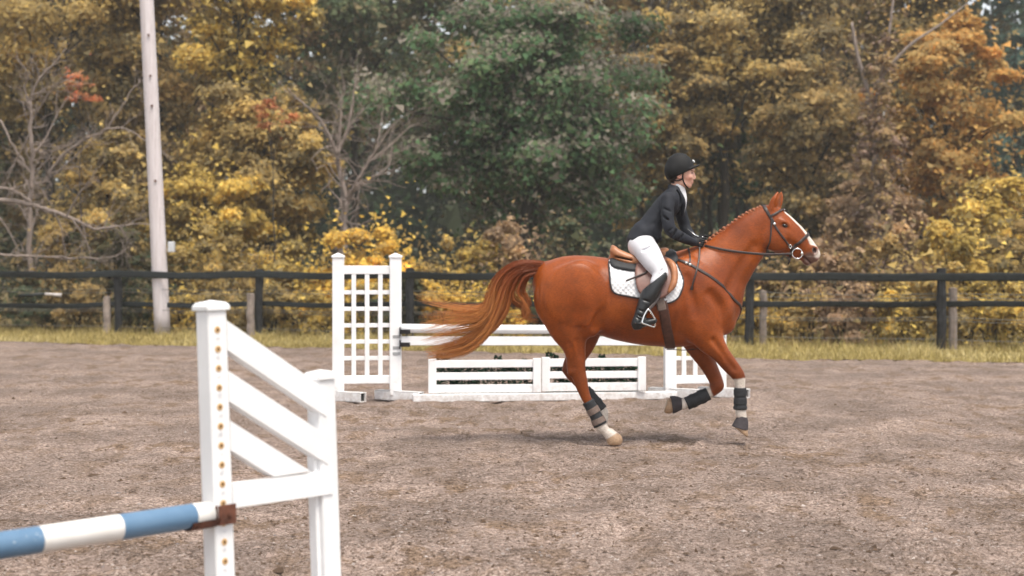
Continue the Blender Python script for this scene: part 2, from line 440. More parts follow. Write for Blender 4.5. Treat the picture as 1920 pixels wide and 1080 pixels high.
# loose chips and clods of the footing
def scatter_stones(name, n, seed, size, xr, material, lift=.0, split=[.42, .74, .955, .975]):
    r = np.random.RandomState(seed); d = 1 / r.uniform(1 / 20.0, 1 / 6.0, n); x = r.uniform(-.42, .42, n) * d
    base = np.array([[1, 0, 0], [-.5, .87, 0], [-.5, -.87, 0], [0, 0, .9], [0, 0, -.6]]); F = np.array([[0, 1, 3], [1, 2, 3], [2, 0, 3]])
    s = size * np.exp(r.randn(n) * .45); a = r.uniform(0, 6.28, n); st = r.uniform(.6, 1.9, n)
    V = base[None] * (1 + .35 * r.randn(n, 5, 1)); V = V * np.stack([s * st, s, s * r.uniform(.35, .9, n)], 1)[:, None]
    ca, sa = np.cos(a)[:, None], np.sin(a)[:, None]; X = V[..., 0] * ca - V[..., 1] * sa; Y = V[..., 0] * sa + V[..., 1] * ca
    V = np.stack([X + x[:, None], Y + d[:, None], V[..., 2] + lift], -1)
    # follow the churned surface
    from_i = np.clip(((1 / near - 1 / d) / (1 / near - 1 / 33.0)) * (nr - 1), 0, nr - 1).astype(int); half = .52 * d + 2.5
    from_j = np.clip((x / half + 1) / 2 * (nc - 1), 0, nc - 1).astype(int); V[..., 2] += (zz[from_i, from_j] - .004)[:, None]
    k = r.rand(n); pal = np.array([[.10, .066, .045], [.27, .205, .175], [.36, .31, .285], [.55, .49, .45], [.17, .15, .15]]); col = pal[np.digitize(k, split)] * r.uniform(.8, 1.15, (n, 1))
    o = mesh_np(name, V.reshape(-1, 3), (F[None] + (np.arange(n) * 5)[:, None, None]).reshape(-1, 3), material, None, False, np.repeat(col, 5, 0)); return o
def vcol_mat(name, rough=.9, spec=.2):
    t = NT(name); at = t.n('VertexColor', layer_name='Col'); t.set(at.outputs[0], rough, spec); return t.m
M_CHIP = vcol_mat('stone_chips')
tag(scatter_stones('loose_footing', 30000, 3, .0052, 9, M_CHIP), 'loose stone chips and crumbs of dirt scattered over the riding arena', 'gravel', kind='stuff')
tag(scatter_stones('dirt_clods', 6000, 4, .0085, 9, M_CHIP, .004, [.7, 1.1, 1.2, 1.3]), 'larger brown dirt clods kicked up on the riding arena', 'gravel', kind='stuff')

# grass verge between arena and fence
def blades(name, n, seed, yfun, hgt, wid, cols, xr=(-19, 17), lean=1.0):
    r = np.random.RandomState(seed); x = r.uniform(*xr, n); y, hs = yfun(x, r); h = hgt * np.exp(r.randn(n) * .35) * hs; a = r.uniform(0, 6.28, n); w = wid * r.uniform(.6, 1.3, n)
    lx, ly = np.cos(a) * lean * h * r.rand(n), np.sin(a) * lean * h * r.rand(n); b = r.uniform(0, 3.14, n); wx, wy = np.cos(b) * w, np.sin(b) * w * .4
    z0 = np.full(n, -.055)
    P = np.stack([np.stack([x - wx, y - wy, z0], 1), np.stack([x + wx, y + wy, z0], 1), np.stack([x + lx, y + ly, h * (1 - .3 * r.rand(n)) + z0], 1)], 1)
    F3 = np.arange(n * 3).reshape(-1, 3)
    cols = np.array(cols); patch = vnoise(x, y, .7, 8); ci = np.clip((patch * .6 + r.rand(n) * .6 - .1) * len(cols), 0, len(cols) - 1).astype(int); c = cols[ci] * r.uniform(.75, 1.2, (n, 1))
    return mesh_np(name, P.reshape(-1, 3), F3, M_GRASS, None, False, np.repeat(c, 3, 0))
M_GRASS = leafy_mat('dry_grass')
def y_verge(x, r):
    u = r.rand(len(x)); y = EDGE(x) - .05 + u * (FENCE(x) + 1.5 - EDGE(x)) + .25 * (vnoise(x, x * 0, 1.3, 9) - .5)
    return y, np.interp(u, [0, .08, .35, .8, 1], [.55, .9, .8, 1.0, 1.0]) * (.5 + .8 * vnoise(x, y, 1.1, 10)) * (.45 + 1.7 * vnoise(x, y, 3.6, 11) ** 2)
gcol = [(.27, .215, .080), (.46, .365, .140), (.56, .45, .20), (.38, .305, .11), (.62, .52, .27)]
tag(blades('grass', 110000, 21, y_verge, .095, .013, gcol), 'strip of dry yellow grass between the arena and the fence', 'grass', kind='stuff')
def y_weed(x, r): return FENCE(x) - .9 + r.rand(len(x)) * 2.6, np.ones(len(x)) * (.5 + .9 * vnoise(x, x * 0, .6, 12))
tag(blades('tall_weeds', 5000, 22, y_weed, .34, .005, [(.24, .20, .06), (.36, .28, .10), (.30, .21, .10), (.18, .17, .05)], lean=.6), 'tall dry weeds growing along the foot of the fence', 'weeds', kind='stuff')
# ------------------------------------------------------------------ jumps
def paint_mat(name, c=(.86, .86, .87), grain=(1, 1, 1), wear=.5):
    t = NT(name); v = t.coord('Object'); n1 = t.noise(v, 3.2, 5, .65); n2 = t.noise(t.coord('Object', grain), 26, 4, .7); n3 = t.noise(v, 38, 3, .8)
    col = t.ramp(n1, [(.25, tuple(x * .88 for x in c)), (.6, c)])
    col = t.mix(t.ramp(n2, [(.58, (0, 0, 0)), (.80, (wear * .5,) * 3)]), col, tuple(x * .70 for x in c))
    col = t.mix(t.ramp(n3, [(.70, (0, 0, 0)), (.76, (wear,) * 3)]), col, (.36, .32, .29))
    sx = t.n('SeparateXYZ'); gm = t.n('NewGeometry'); t.l(gm.outputs['Position'], sx.inputs[0]); mr = t.n('MapRange'); mr.inputs[1].default_value = .45; mr.inputs[2].default_value = .0; t.l(sx.outputs[2], mr.inputs[0])
    ad = t.n('Math', operation='MULTIPLY'); t.l(mr.outputs[0], ad.inputs[0]); t.l(t.noise(v, 17, 5, .75), ad.inputs[1])
    col = t.mix(t.ramp(ad.outputs[0], [(.30, (0, 0, 0)), (.58, (.55, .55, .55))]), col, (.34, .26, .21))
    t.set(col, .5, .4); t.bump(n2, .12, .003); return t.m
M_WHITE = paint_mat('white_painted_wood', grain=(6, 6, 1)); M_WHITE2 = paint_mat('white_vinyl', (.88, .88, .89), (1, 1, 1), .25)
M_HOLE = simple_mat('hole_dark', (.10, .055, .025), .8, .3, 40, 0); M_HOLEWOOD = simple_mat('bare_wood_ring', (.62, .40, .19), .7, .15, 80, .1)
M_RUST = simple_mat('rusty_iron', (.115, .045, .028), .75, .5, 26, .5, 90, .3, 0, .006)
M_DARKIN = simple_mat('hollow_shade', (.03, .03, .028), .9, .2, 20, 0)

# --- near wing standard: tall drilled post, short post, three slanting boards and a rail
ang = rad(46.0); DW = np.array([math.cos(ang), math.sin(ang), 0])          # along the jump, to the right and away
NW = np.array([math.sin(ang), -math.cos(ang), 0])                          # the drilled face looks this way, to the camera's right
Z = np.array([0, 0, 1.0]); RW = basis(DW, -NW, Z)
pA = np.array(PX(417, 565, 5.93)); hA = pA[2]; pA[2] = 0
wid = .089; LEN2 = .540
pB = pA + DW * LEN2; hB = 1.085
lean = Matrix.Rotation(rad(-2.0), 4, 'Y')
wing = empty('wing_standard', tuple(pA)); wing.rotation_euler = (0, rad(-1.9), 0)
def wbuild(mb, name, material, parent=None, smooth=False):
    o = mb.build(name, material, None, smooth); o.parent = parent or wing; return o
def local(p): return np.asarray(p, float) - pA
def post(h, c, w=wid):
    m = MB(); m.box(local(c) + [0, 0, h / 2], (w, w, h), RW, .006); return m
def cap(c, h, w=wid):
    a = w / 2 + .009; b = local(c); P = [b + h * Z + DW * sx * a + NW * sy * a for sx, sy in ((-1, -1), (1, -1), (1, 1), (-1, 1))]
    P2 = [p + Z * .016 for p in P]; top = [b + (h + .016) * Z + DW * sx * a * .80 + NW * sy * a * .80 + Z * .014 for sx, sy in ((-1, -1), (1, -1), (1, 1), (-1, 1))]; ap = b + (h + .040) * Z
    V = P + P2 + top + [ap]; F = [[0, 3, 2, 1]] + [[i, (i + 1) % 4, 4 + (i + 1) % 4, 4 + i] for i in range(4)] + [[4 + i, 4 + (i + 1) % 4, 8 + (i + 1) % 4, 8 + i] for i in range(4)]
    return MB().add(V, F, [[8 + i, 8 + (i + 1) % 4, 12] for i in range(4)])
wbuild(post(hA - .035, pA), 'tall_post', M_WHITE); wbuild(cap(pA, hA - .034), 'post_cap', M_WHITE)
wbuild(post(hB - .035, pB), 'short_post', M_WHITE); wbuild(cap(pB, hB - .034), 'post_cap', M_WHITE)
# pin holes every 75 mm down the face
hole_src = None
for i in range(17):
    z = hA - .112 - i * .0762
    if z < .1: break
    if hole_src is None:
        m = MB(); a = np.linspace(0, 2 * math.pi, 15)[:-1]
        for r0, r1, dn in ((.0062, .0135, .0015),):
            G = np.stack([np.stack([np.cos(a)[:, None] * DW * r + np.sin(a)[:, None] * Z * r + NW * (dn + .0005 * (r == r0)) for r in (r0,)], 0)[0], np.cos(a)[:, None] * DW * r1 + np.sin(a)[:, None] * Z * r1 + NW * dn, np.cos(a)[:, None] * DW * (r1 + .001) + np.sin(a)[:, None] * Z * (r1 + .001)], 0)
            m.grid(G, close_v=True)
        ring = wbuild(m, 'pin_hole', M_HOLEWOOD)
        m = MB(); m.tube([NW * -.004, NW * .0022], .0064, 12); hol = m.build('hole', M_HOLE); hol.parent = ring; hole_src = (ring, hol); o = ring
    else:
        o = hole_src[0].copy(); link(o, wing); o2 = hole_src[1].copy(); link(o2, o)
    o.location = Vector(NW * (wid / 2 + .0004) + Z * z + DW * -.004)
M_MARK = simple_mat('faded_stencil', (.50, .50, .52), .7, .2, 60, 0)
for i in range(16):
    z = hA - .150 - i * .0762
    if z < .12: break
    m = MB(); rr_ = np.random.RandomState(i)
    for q in range(2 + i % 2): m.box(NW * (wid / 2 + .0006) + Z * (z + .006 * q) + DW * (-.004 + rr_.uniform(-.003, .003)), (rr_.uniform(.008, .022), .0008, .0018), RW)
    wbuild(m, 'height_mark', M_MARK)
# slanting boards, let in between the posts on the drilled side
bt = .036; off_n = .012
def board(x0, zt0, x1, zt1, hgt, cut=None):
    """parallelogram board: top edge from (x0, zt0) to (x1, zt1), vertical depth hgt"""
    poly = [(x0, zt0 - hgt), (x1, zt1 - hgt), (x1, zt1), (x0, zt0)] if cut is None else cut
    m = MB(); m.prism(poly, DW, Z, NW, local(pA), -.014, off_n + bt / 2 + .018); return m
xa, xb = wid / 2 - .004, LEN2 - wid / 2 + .030
def zpx(py, t):                                    # height of a row seen at distance t along the wing
    d = pA[1] + DW[1] * t; return CAMH - (py - HORY) / FPX * d
boards = [(xa, zpx(601, xa), xb, zpx(733, xb), .118), (xa, zpx(695, xa), xb, zpx(820, xb), .122)]
for b in boards: wbuild(board(*b), 'slanted_board', M_WHITE)
zr = zpx(893, xa); xm = xa + .52 * (xb - xa)
z3 = zpx(788, xa); slope = (boards[1][3] - boards[1][1]) / (xb - xa); zrail = zpx(905, xa)
poly3 = [(xa, z3 - .118), (xa + (zrail - (z3 - .118)) / slope, zrail), (xa + (zrail - z3) / slope, zrail), (xa, z3)]
wbuild(board(0, 0, 0, 0, 0, poly3), 'slanted_board', M_WHITE)
m = MB(); poly = [(xa, zrail - .098), (xb + .02, zpx(887, xb) - .098), (xb + .02, zpx(887, xb)), (xa, zrail)]
m.prism(poly, DW, Z, NW, local(pA), off_n - bt / 2 + .0205, off_n + bt / 2 + .0205); wbuild(m, 'rail', M_WHITE)
m = MB(); m.box(local(pB) + [0, 0, .40] - NW * .004 - DW * (wid / 2 + .010), (.020, .05, .74), RW, .003); wbuild(m, 'edge_strip', M_WHITE)
for c in (pA, pB):
    m = MB(); m.box(local(c) + [0, 0, .045], (.09, .62, .085), RW, .006); wbuild(m, 'foot', M_WHITE)
tag(wing, 'near white wing standard with slanting boards and a drilled tall post', 'jump standard')
# rusty cup on the post and the painted pole lying in it
zc = zpx(962, 0); cupc = pA + Z * zc
cup = empty('jump_cup', tuple(cupc)); cup.rotation_euler = wing.rotation_euler
m = MB(); m.box(NW * (wid / 2 + .004) - DW * .010, (wid - .006, .006, .078), RW, .002); m.box(-DW * (wid / 2 + .006), (.005, wid * .9, .078), RW, .002); m.build('bracket', M_RUST, cup)
th = np.linspace(rad(200), rad(340), 12); rr = .055
G = []
for t in (-wid / 2 - .005, -wid / 2 - .13):
    for r in (rr, rr - .005): G.append(np.stack([DW * t + NW * (.010 + r * math.cos(a)) + Z * (.008 + r * math.sin(a)) for a in th]))
m = MB(); m.grid(np.array([G[0], G[2], G[3], G[1], G[0]])); m.add(np.vstack([G[2], G[3]]), [[i, i + 1, 13 + i, 12 + i] for i in range(11)]); m.build('tray', M_RUST, cup)
m = MB(); m.tube([NW * (wid / 2 + .004), NW * (wid / 2 + .012)], .010, 8); m.build('pin_head', M_RUST, cup)
tag(cup, 'rusty iron jump cup on the drilled post holding the striped pole', 'jump cup')
PD = -DW; p0 = pA + Z * (zc + .008) - DW * (wid / 2 + .024) + NW * .010
def pole_mat():
    t = NT('blue_white_banded_paint'); tc = t.n('TexCoord'); sx = t.n('SeparateXYZ'); t.l(tc.outputs['Object'], sx.inputs[0])
    v = t.coord('Object'); nz_ = t.noise(v, 9, 4, .7); ad = t.n('Math', operation='MULTIPLY_ADD'); t.l(nz_, ad.inputs[0]); ad.inputs[1].default_value = .006; t.l(sx.outputs[0], ad.inputs[2])
    st = [(.0, 0), (.080, 1), (.400, 0), (.725, 1), (1.05, 0), (1.375, 1), (1.70, 0), (2.025, 1), (2.35, 0), (2.675, 1), (3.0, 0), (3.325, 1)]
    mr = t.n('MapRange'); mr.inputs[2].default_value = 3.6; t.l(ad.outputs[0], mr.inputs[0])
    nd = t.n('ValToRGB'); nd.color_ramp.interpolation = 'CONSTANT'; e = nd.color_ramp.elements
    while len(e) < len(st): e.new(.5)
    for el, (p, k) in zip(e, st): el.position = p / 3.6; el.color = (k, k, k, 1)
    t.l(mr.outputs[0], nd.inputs[0])
    blue = t.ramp(t.noise(v, 5, 5, .7), [(.3, (.085, .170, .280)), (.7, (.125, .220, .340))]); white = t.ramp(t.noise(v, 6, 4), [(.3, (.70, .67, .63)), (.7, (.80, .79, .78))])
    c = t.mix(nd.outputs[0], white, blue)
    chipm = t.ramp(t.noise(v, 42, 3, .7), [(.66, (0, 0, 0)), (.69, (.9, .9, .9))]); far = t.ramp(t.noise(v, 1.7, 2), [(.50, (0, 0, 0)), (.60, (1, 1, 1))])
    c = t.mix(t.mix(1, chipm, far, 'MULTIPLY'), c, (.72, .74, .74))
    scr = t.ramp(t.noise(t.coord('Object', (3, 40, 40)), 3, 4, .7), [(.68, (0, 0, 0)), (.74, (.5, .5, .5))]); c = t.mix(scr, c, (.42, .50, .58))
    t.set(c, .38, .45); t.bump(t.noise(v, 60, 3), .1, .003); return t.m
xsn = np.linspace(0, 3.5, 60); pr = .0485
m = MB(); m.tube(np.stack([xsn, 0 * xsn, -.012 * np.sin(xsn / 3.5 * math.pi)], 1), np.where(xsn < .01, pr * .97, pr), 28)
pole = m.build('striped_pole', pole_mat(), None, True); pole.location = Vector(p0)
pole.rotation_euler = (0, 0, math.atan2(PD[1], PD[0])); tag(pole, 'blue and white banded jump pole running out of frame on the left', 'jump pole')

# --- far jump behind the horse
dL, dR = 17.12, 17.55
JL = np.array(PX(688, 751, dL)); JR = np.array(PX(1303, 744, dR)); jd = JR - JL; jd[2] = 0; jd /= np.linalg.norm(jd); jn = np.array([jd[1], -jd[0], 0]); RJ = basis(jd, -jn, Z)
def lattice_standard(label, x_img, d, nv, w_px):
    """white trellis standard, its middle seen at column x_img"""
    c = np.array(PX(x_img, 499, d)); c[2] = 0; e = empty('trellis_standard', tuple(c)); s = d / FPX; W = w_px * s; H = 268 * s
    def part(mb, name, mt=M_WHITE2): return mb.build(name, mt, e)
    pw = .135
    for sx in (-1, 1):
        x = sx * (W / 2 - pw / 2)
        m = MB(); m.box(jd * x + Z * (.06 + (H - .06) / 2), (pw, .10, H - .06), RJ, .006); part(m, 'post')
        m = MB(); a = pw / 2 + .01; b = .06; V = [jd * (x + i * a) + jn * j * b + Z * h_ for h_ in (H, H + .02) for i, j in ((-1, -1), (1, -1), (1, 1), (-1, 1))] + [jd * x + Z * (H + .055)]
        m.add(V, [[0, 3, 2, 1]] + [[i, (i + 1) % 4, 4 + (i + 1) % 4, 4 + i] for i in range(4)], [[4 + i, 4 + (i + 1) % 4, 8] for i in range(4)]); part(m, 'post_cap')
        # hollow foot, set across the standard
        fa = rad(-38); f = jd * math.cos(fa) + jn * -math.sin(fa); g = np.array([-f[1], f[0], 0]); RF = basis(f, g, Z)
        L = .62; o = jd * x + f * .05; t_ = .010
        m = MB()
        for k_, (gy, gz, sy, sz) in enumerate(((-.05, .055, t_, .11), (.05, .055, t_, .11), (0, .005, .11, t_), (0, .105, .11, t_))): m.box(o + g * gy + Z * gz, (L - .002 * k_, sy, sz), RF, .001)
        ft = part(m, 'foot')
        m = MB(); m.box(o + f * (L / 2 - .03) + Z * .055, (.01, .09, .09), RF); q = m.build('inside_shade', M_DARKIN); q.parent = ft  # dark plate paints in the shade of the hollow foot
    wi = W - 2 * pw
    def zz_(py): return CAMH - (py - HORY) * s
    for y0, y1, nm in ((498, 514, 'top_rail'), (704, 719, 'bottom_rail')):
        m = MB(); m.box(Z * (zz_(y0) + zz_(y1)) / 2, (wi + .03, .05, (y1 - y0) * s), RJ, .004); part(m, nm)
    zt, zb = zz_(512), zz_(706)
    for k in range(nv):
        x = -wi / 2 + wi * (k + .72) / (nv + .42); m = MB(); m.box(jd * x + jn * .012 + Z * (zt + zb) / 2, (.052, .016, zt - zb), RJ, .003); part(m, 'upright_slat')
    for y in (548, 579, 610, 640.5, 671.5):
        m = MB(); m.box(-jn * .004 + Z * zz_(y), (wi + .02, .016, .048), RJ, .003); part(m, 'cross_slat')
    for y in (631, 652, 663):
        m = MB(); x = W / 2 - pw / 2 + .01; m.box(jd * x + jn * .052 + Z * zz_(y), (.085, .006, .035), RJ, .001); part(m, 'metal_plate', M_PLATE)
    tag(e, label, 'jump standard', 'trellis standards of the far jump'); return e
M_PLATE = simple_mat('dull_metal_plate', (.42, .43, .44), .5, .1, 20, 0, 60, .5, .6)
lattice_standard('white trellis standard at the left end of the far jump, by the horse\'s tail', 688, dL, 3, 129)
lattice_standard('white trellis standard half hidden behind the horse\'s front legs', 1303, dR, 3, 117)
# two white poles between them
def pole_between(py, label, rpx, x0=752, x1=1246):
    d0, d1 = dL - .02, dR - .02; P = spline(np.array([PX(x0, py, d0), PX((x0 + x1) / 2, py + 2, (d0 + d1) / 2), PX(x1, py + 1, d1)]), np.linspace(0, 1, 20))
    m = MB(); m.tube(P, rpx * d0 / FPX, 20); o = m.build('white_pole', M_WHITE2, None, True, loc=tuple(P[0])); tag(o, label, 'jump pole')
pole_between(615.5, 'round white pole of the far jump behind the horse\'s tail', 8.2)
d0, d1 = dL - .02, dR - .02; a = np.array(PX(752, 639, d0)); b = np.array(PX(1246, 639.5, d1)); u = b - a; W = np.linalg.norm(u); u /= W; nn_ = np.array([u[1], -u[0], 0]); nn_ /= np.linalg.norm(nn_)
m = MB(); m.box(u * W / 2, (W, .04, 17 * d0 / FPX), basis(u, -nn_, np.cross(u, -nn_)), .006); o = m.build('white_plank', M_WHITE2); o.location = Vector(a); tag(o, 'flat white plank of the far jump, just under the white pole', 'jump plank')
M_CUPD = simple_mat('dark_plastic_cup', (.03, .032, .035), .5, .2)
for py, lab in ((622, 'small dark cup under the round white pole at the trellis'), (646, 'small dark cup under the flat white plank at the trellis')):
    m = MB(); c = np.array(PX(757, py, dL - .02)); G = []
    th = np.linspace(rad(190), rad(350), 10)
    for t in (-.04, .07):
        for r in (.062, .054): G.append(np.stack([c + jd * t + jn * r * math.cos(a) + Z * (r * math.sin(a) + .035) for a in th]))
    m.grid(np.array([G[0], G[2], G[3], G[1], G[0]])); m.add(np.vstack([G[2], G[3]]), [[i, i + 1, 11 + i, 10 + i] for i in range(9)]); m.box(c - jd * .045 + Z * .0, (.012, .09, .10), RJ, .002)
    o = m.build('jump_cup', M_CUPD); tag(o, lab, 'jump cup', 'dark cups of the far jump')
# slatted gate panels standing on a base plank, greenery behind them
def gate(x0, x1, d0, d1, rows, label, endw=15):
    a = np.array(PX(x0, 735, d0)); b = np.array(PX(x1, 735, d1)); u = b - a; u[2] = 0; W = np.linalg.norm(u); u /= W; n = np.array([u[1], -u[0], 0]); R = basis(u, -n, Z); s = (d0 + d1) / 2 / FPX
    z = lambda py, d: CAMH - (py - HORY) / FPX * d; dm = (d0 + d1) / 2
    e = empty('slatted_gate', (a[0], a[1], 0)); zb = z(rows[-1][1], dm)
    for y0, y1 in rows:
        m = MB(); m.box(u * W / 2 + Z * (z(y0, dm) + z(y1, dm)) / 2, (W - .02, .028, (y1 - y0) * s), R, .004); m.build('slat', M_WHITE2, e)
    for x in (0 + endw * s / 2, W - endw * s / 2):
        m = MB(); m.box(u * x + n * .024 + Z * (z(rows[0][0] - 3, dm) + zb) / 2, (endw * s, .034, z(rows[0][0] - 3, dm) - zb), R, .004); m.build('end_post', M_WHITE2, e)
    tag(e, label, 'gate panel', 'slatted panels of the far jump')
gate(803, 1014, 16.98, 17.10, ((675, 689), (698, 712), (721, 736)), 'white slatted gate panel under the horse\'s tail')
gate(1015.5, 1210, 17.10, 17.22, ((672, 687), (696, 709), (717.5, 733)), 'white slatted gate panel behind the horse\'s hind legs')
a = np.array(PX(774, 745, 16.9)); b = np.array(PX(1268, 738, 17.33)); m = MB(); u = b - a; u[2] = 0; W = np.linalg.norm(u); u /= W; n = np.array([u[1], -u[0], 0])
m.box((a + b) / 2 * [1, 1, 0] + Z * .045, (W, .12, .088), basis(u, -n, Z), .006); o = m.build('base_plank', M_WHITE2); tag(o, 'long white plank on the ground under the slatted gate panels', 'plank')
M_LEAFD = leafy_mat('evergreen_filler', .15)
r = np.random.RandomState(31)
for x0, x1, dd, lab in ((818, 1006, 17.35, 'dark green artificial greenery in a box behind the left gate panel'), (1024, 1195, 17.48, 'dark green artificial greenery in a box behind the right gate panel')):
    c0 = np.array(PX(x0, 499, dd)); c1 = np.array(PX(x1, 499, dd + .1)); e = empty('greenery_box', (c0[0], c0[1], 0)); n = 2600; t_ = r.rand(n)
    P = (c1 - c0) * t_[:, None]; P[:, 2] = .10 + r.rand(n) ** .8 * (.27 + .10 * vnoise(t_ * 40, t_ * 0, .6, 4) ** 2 + .10 * (vnoise(t_ * 40, t_ * 0, .25, 6) > .66)); P[:, 1] += r.uniform(-.06, .06, n)
    V, F, C = leaf_cloud(P, .028, 5, np.array([.018, .045, .026]) * r.uniform(.5, 1.7, (n, 1))); mesh_np('foliage', V, F, M_LEAFD, e, False, C)
    m = MB(); q = c1 - c0; q[2] = 0; m.box(q / 2 + Z * .07, (np.linalg.norm(q), .16, .12), basis(q / np.linalg.norm(q), [-q[1] / np.linalg.norm(q), q[0] / np.linalg.norm(q), 0], Z), .004); m.build('box', simple_mat('box_green', (.03, .05, .03)), e)
    tag(e, lab, 'greenery', 'greenery boxes of the far jump')
# ------------------------------------------------------------------ fence and utility pole
M_DKPOST = simple_mat('dark_weathered_post', (.026, .026, .027), .85, .45, 9, .5, 40, .2, 0, .01)
M_PALEPOST = simple_mat('pale_weathered_post', (.27, .22, .19), .9, .3, 9, .5, 40, .2, 0, .01)
M_RAIL = simple_mat('dark_flexible_rail', (.004, .007, .007), .55, .35, 3, .2, 8, .5, 0, .02)
M_WIRE = simple_mat('fence_wire', (.20, .19, .17), .5, .2, 20, 0, 60, .5, .6)
fx0, fd0, fc, fs = -.26357 * 34.5, 34.5, .09997 * 34.5, .03562 * 34.5
fp = lambda i: np.array([fx0 + i * fc, fd0 - i * fs, 0.0]); fu = fp(1) - fp(0); fu /= np.linalg.norm(fu); fn = np.array([fu[1], -fu[0], 0]); RFN = basis(fu, -fn, Z)
fence = empty('paddock_fence', tuple(fp(0))); F0 = fp(0)
def rough_post(c, h, w, seed, tilt=0.0, square=True):
    r = np.random.RandomState(seed); k = 8; zs = np.linspace(-.05, h, 7); a = np.linspace(0, 2 * math.pi, k, endpoint=False) + .39
    sq = 1 / np.maximum(np.abs(np.cos(a)), np.abs(np.sin(a))) if square else np.ones(k)
    G = np.stack([np.stack([np.cos(a) * sq * w / 2 * (1 + .05 * r.randn()), np.sin(a) * sq * w / 2 * (1 + .05 * r.randn()), np.full(k, z)], 1) + [tilt * z + .006 * r.randn(), .006 * r.randn(), 0] for z in zs])
    m = MB(); V = G @ RFN.T + np.asarray(c); m.grid(V, close_v=True); t = V[-1].mean(0) + [0, 0, .012]
    m.add(np.vstack([V[-1], [t]]), [], [[j, (j + 1) % k, k] for j in range(k)]); return m
for i in range(-3, 9):
    m = rough_post(fp(i) - F0, 1.47 + .03 * ((i * 7) % 3 - 1), .17, 50 + i, .01 * ((i * 5) % 3 - 1)); m.build('post', M_DKPOST, fence)
def rail(zfun, offn, hgt, name, k0=-3, k1=8):
    """a sagging strap rail, one span at a time"""
    for i in range(k0, k1):
        t = np.linspace(0, 1, 12); P = fp(i)[None] * (1 - t)[:, None] + fp(i + 1)[None] * t[:, None]; r = np.random.RandomState(i + 90 + int(offn * 100)); sag = .035 * r.uniform(.2, 1.3)
        P = P + fn * offn; P[:, 2] = zfun(i + t) - sag * 4 * t * (1 - t) + .01 * np.sin(t * 9 + i)
        tw = .25 * np.sin(t * 3.1 + i * 2.2) * r.rand() ; nn = fn[None] * np.cos(tw)[:, None] + Z[None] * np.sin(tw)[:, None]
        m = MB(); ribbon(m, P - F0, nn, hgt, .022); m.build(name, M_RAIL, fence)
rail(lambda s_: 1.36 - .004 * s_, .10, .155, 'top_rail'); rail(lambda s_: np.interp(s_, [-3, -.6, 0, 2, 5, 8], [.60, .60, .66, .73, .83, .85]), -.11, .115, 'lower_rail')
for k, (h, dn) in enumerate(((1.02, .02), (.94, -.16), (.56, .02), (.50, -.16), (.16, .02))):
    P = []
    for i in np.arange(-3, 8.01, .25): 
        t = i - math.floor(i); q = fp(i) - F0 + fn * dn; q[2] = h - .03 * math.sin(math.pi * t) + .012 * math.sin(i * 5 + k); P.append(q)
    m = MB(); m.tube(P, .0065, 5); m.build('wire', M_WIRE, fence)
tag(fence, 'dark post and strap-rail paddock fence with wires running behind the arena', 'fence')
for px_, top, w, d_, lab in ((200, 556, .15, 34.15, 'pale short wooden post left of the utility pole at the fence'), (470, 551, .16, 33.1, 'pale short wooden post beside the dark fence post left of the wing standard\'s boards'),
                        (1431, 545, .14, 29.75, 'pale short wooden post just right of the horse\'s chest at the fence'), (1787, 540, .15, 28.5, 'pale short wooden post near the right edge of the photo')):
    b = np.array(PX(px_, 499, d_)); h = PX(px_, top, d_).z; b[2] = 0
    o = rough_post((0, 0, 0), h, w, px_, 0.0).build('fence_post', M_PALEPOST); o.location = Vector(b); tag(o, lab, 'fence post', 'pale short fence posts')
# rubber sleeve hanging on the wire
m = MB(); a, b = np.array(PX(36, 554, 34.7)), np.array(PX(84, 551, 34.7)); m.tube([a, (a + b) / 2 + [0, 0, -.01], b], .035, 10); m2 = MB(); c = np.array(PX(115, 553.5, 34.7)); m2.tube([b, (b + c) / 2, c], [.03, .034, .05], 10)
e = empty('gate_handle', tuple(a)); o = m.build('sleeve', M_RAIL, None, True); o.parent = e; o.matrix_parent_inverse = Matrix.Translation(-Vector(a)); o = m2.build('grip', simple_mat('pale_plastic', (.55, .50, .48), .5), None, True); o.parent = e; o.matrix_parent_inverse = Matrix.Translation(-Vector(a)); tag(e, 'dark sleeve with a pale end hanging on the fence wire at far left', 'gate handle')
# utility pole
def pole_wood():
    t = NT('silvery_pole_wood'); v = t.coord('Object', (9, 9, .35)); n1 = t.noise(v, 3, 6, .7); n2 = t.noise(t.coord('Object', (30, 30, .5)), 3, 3, .7)
    c = t.ramp(n1, [(.25, (.42, .365, .355)), (.5, (.62, .56, .565)), (.75, (.72, .675, .69))]); c = t.mix(t.ramp(n2, [(.62, (0, 0, 0)), (.72, (.6, .6, .6))]), c, (.20, .17, .15))
    t.set(c, .85, .2); t.bump(n2, .4, .006); return t.m
pd = 34.25; pb = np.array(PX(305, 499, pd)); pb[2] = -.03; up = empty('utility_pole', tuple(pb)); H_ = 10.6
top = np.array(PX(272, -60, pd)) - pb; t = np.linspace(0, 1, 24)[:, None]; P = t * (top / top[2] * H_)[None]
m = MB(); m.tube(P, np.interp(t[:, 0], [0, 1], [.182, .150]), 20); m.build('shaft', pole_wood(), up, True)
m = MB(); m.box(np.array(PX(321, 463, pd)) - pb + [.02, -.06, 0], (.15, .11, .24), None, .012); m.build('junction_box', simple_mat('pale_plastic_box', (.55, .56, .58), .5, .08), up)
for py in (68, 144, 200, 340):
    q = np.array(PX(272 + 33 * (py + 60) / 690 + 4, py, pd)) - pb; m = MB(); m.tube([q + [0, -.17, 0], q + [0, -.20, 0]], .028, 8); m.build('bolt', M_RUST, up)
tag(up, 'tall silvery wooden utility pole leaning slightly left beside the fence', 'utility pole')
